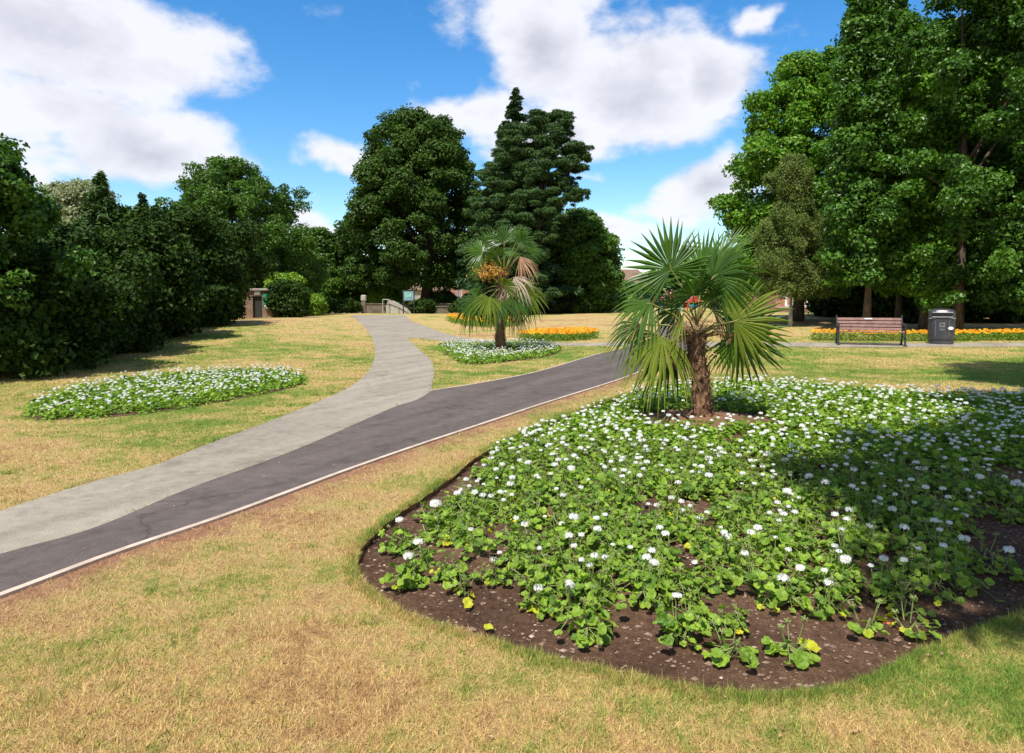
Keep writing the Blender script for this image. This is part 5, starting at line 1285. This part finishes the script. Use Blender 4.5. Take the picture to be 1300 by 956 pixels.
def house(name, label, u0, u1, Y, v_eave, v_ridge, mat, wins, depth=7, rz=0, roof='roof', hip=True, extra=None):
    a, b = pix(u0, v_eave, Y), pix(u1, v_eave, Y); z0 = float(zt(a.x, Y)) - .3; e = empty(name, ((a.x + b.x) / 2, Y, z0), label, 'house', rz=rz); Wd = b.x - a.x; H0 = a.z - z0; Hr = pix(u0, v_ridge, Y + depth / 2).z - z0
    # front wall with openings as a grid of boxes
    ops = []
    for (wu0, wu1, wv0, wv1) in wins:
        x0_ = pix(wu0, 0, Y).x - (a.x + b.x) / 2; x1_ = pix(wu1, 0, Y).x - (a.x + b.x) / 2; zt_ = pix(wu0, wv0, Y).z - z0; zb_ = pix(wu0, wv1, Y).z - z0; ops.append((x0_, x1_, zb_, zt_))
    mb = MB(); ops.sort(); cur = -Wd / 2
    for x0_, x1_, zb_, zt_ in ops:
        if x0_ > cur: mb.box(((cur + x0_) / 2, 0, H0 / 2), (x0_ - cur, .3, H0))
        mb.box(((x0_ + x1_) / 2, 0, zb_ / 2), (x1_ - x0_, .3, zb_)); mb.box(((x0_ + x1_) / 2, 0, (zt_ + H0) / 2), (x1_ - x0_, .3, H0 - zt_)); cur = x1_
    mb.box(((cur + Wd / 2) / 2, 0, H0 / 2), (Wd / 2 - cur, .3, H0))
    mb.box((-Wd / 2 + .15, depth / 2, H0 / 2), (.3, depth - .3, H0)); mb.box((Wd / 2 - .15, depth / 2, H0 / 2), (.3, depth - .3, H0)); mb.box((0, depth, H0 / 2), (Wd, .3, H0)); mb.build('wall', M[mat], e)
    o = .35; x0, x1, y0, y1 = -Wd / 2 - o, Wd / 2 + o, -o - .15, depth + o + .15; ri = min(Wd * .3, depth * .45) if hip else 0; ym = depth / 2
    R_ = MB().add([(x0, y0, H0), (x1, y0, H0), (x1, y1, H0), (x0, y1, H0), (x0 + ri, ym, Hr), (x1 - ri, ym, Hr)], [(0, 1, 5, 4), (2, 3, 4, 5), (1, 2, 5), (3, 0, 4), (3, 2, 1, 0)]).build('roof', M[roof], e)
    for x0_, x1_, zb_, zt_ in ops:
        w_, h2 = x1_ - x0_, zt_ - zb_; cx_, cz_ = (x0_ + x1_) / 2, (zt_ + zb_) / 2; mb = MB(); t = .07
        mb.box((x0_ + t / 2, -.02, cz_), (t, .1, h2)).box((x1_ - t / 2, -.02, cz_), (t, .1, h2)).box((cx_, -.02, zb_ + t / 2), (w_ - 2 * t, .1, t)).box((cx_, -.02, zt_ - t / 2), (w_ - 2 * t, .1, t)).box((cx_, -.02, cz_), (t * .7, .09, h2 - 2 * t))
        wf = mb.build('window', M['white_paint'], e); MB().box((cx_, .05, cz_), (w_ - t, .02, h2 - t)).build('pane', M['glass'], wf); MB().box((cx_, -.18, zb_ - .05), (w_ + .1, .14, .08)).build('sill', M['concrete'], wf)
    return e


house('brick_house', 'red brick house with white window behind the middle palm', 572, 606, 72, 352, 338, 'brick_red', [(578, 584, 366, 384), (594, 600, 366, 378)])
house('rendered_house', 'pale gabled house glimpsed between the tree trunk and brick house', 522, 560, 78, 368, 354, 'concrete', [(540, 547, 374, 384)], hip=True)
house('tiled_house', 'house with brown hipped roof above the hedge between the two palms', 768, 832, 74, 366, 342, 'brick_red', [(780, 790, 372, 384), (812, 822, 372, 384)])
house('brick_building', 'brown brick building in tree shade behind the white railings', 985, 1090, 62, 352, 330, 'brick_red', [(1000, 1008, 362, 376), (1032, 1044, 362, 378), (1064, 1072, 362, 376)], depth=9)
# railings
def railing(name, label, u0, u1, Y, v_top, v_bot, mat, step=.16, posts=.05, cat='railing', rails=2, group=None, wid=.03):
    a, b = pix(u0, v_top, Y), pix(u1, v_top, Y); z0 = float(zt(a.x, Y)); H0 = a.z - z0; lo = max(.05, pix(u0, v_bot, Y).z - z0); e = empty(name, ((a.x + b.x) / 2, Y, z0), label, cat, group); W_ = b.x - a.x
    mb = MB(); mb.box((0, 0, H0 - .04), (W_, .06, .06)); mb.box((0, 0, lo + .08), (W_, .06, .06)); mb.build('rail', M[mat], e)
    mb = MB(); n = max(3, int(W_ / step))
    for i in range(n): mb.box((-W_ / 2 + (i + .5) * W_ / n, -.045, (H0 + lo) / 2 - .04), (wid, .02, H0 - lo - .02))
    mb.build('pickets', M[mat], e)
    for s in (-1, 0, 1): MB().box((s * (W_ / 2 - .06), .075, H0 / 2), (.09, .08, H0 + .06), bev=.01).build('post', M[mat], e)
    return e


railing('railing', 'white picket railing in front of the brick building', 997, 1030, 55, 373, 389, 'white_paint', .22, wid=.06)
railing('timber_fence', 'weathered upright timber fence beside the yellow-green bush', 758, 784, 54, 385, 399, 'timber', .2, cat='fence', wid=.13)
railing('timber_fence', 'low brown timber fence under the fresh green round tree', 735, 757, 55, 389, 399, 'timber', .25, cat='fence', wid=.1)
wall_run('brick_wall', 'low brown brick wall below the white railing', 985, 1062, 53, 53, 391, 'brick_brown', .3, cap='concrete')
birch_post = None
# playground pieces
Yp = 56
def play(name, label, u, v_top, w_, parts):
    p = pix(u, 398, Yp); z0 = float(zt(p.x, Yp)); e = empty(name, (p.x, Yp, z0), label, 'play frame'); H0 = pix(u, v_top, Yp).z - z0
    for s in (-1, 1):
        for t in (-.5, .5): MB().tube([(s * w_ / 2, t, -.1), (s * w_ / 2, t, H0)], .06, 8).build('post', M[parts[0]], e)
    MB().box((0, 0, H0 * .45), (w_, 1.0, .08)).build('deck', M['timber'], e)
    MB().box((0, -.52, H0 * .62), (w_ - .14, .05, H0 * .28), bev=.01).build('panel', M[parts[1]], e)
    MB().prism([(-w_ / 2 - .15, H0), (w_ / 2 + .15, H0), (0, H0 + w_ * .45)], -.62, .62).build('roof', M[parts[2]], e)


play('climbing_frame', 'red climbing tower with blue posts seen through the near palm', 850, 381, 1.5, ('blue_play', 'red_play', 'red_play'))
play('climbing_frame', 'small red play house beneath the fresh green round tree', 741, 383, .9, ('red_play', 'red_play', 'red_play'))
play('climbing_frame', 'blue-panelled play tower right of the red one, behind the palm crown', 880, 384, 1.2, ('red_play', 'blue_play', 'red_play'))
# row of distant trees closing gaps in the skyline
for u, vt, hw_, Y, lb in ((870, 335, 40, 78, 'distant round tree behind the near palm crown'), (925, 320, 38, 80, 'distant tree beside the light green tree, behind the palm'), (820, 355, 30, 84, 'low distant tree behind the brown roofed house'), (600, 330, 70, 92, 'distant tree filling the gap behind the fir and round tree'), (440, 330, 90, 88, 'distant tree behind the stone wall left of the path head'), (340, 300, 90, 80, 'distant tree behind the brick hut'), (700, 340, 70, 90, 'distant tree behind the pine and fresh green tree')):
    tree('background_tree', lb, 'tree', u, Y, [(vt, u - hw_ * .4, u + hw_ * .4), (vt + 18, u - hw_ * .85, u + hw_ * .85), (375, u - hw_, u + hw_), (396, u - hw_, u + hw_)], 'lv_mid', 90, 1.6, 1.2, .5, .3, group='distant trees beyond the park', limbs=6)
print('leaves', NLEAF)
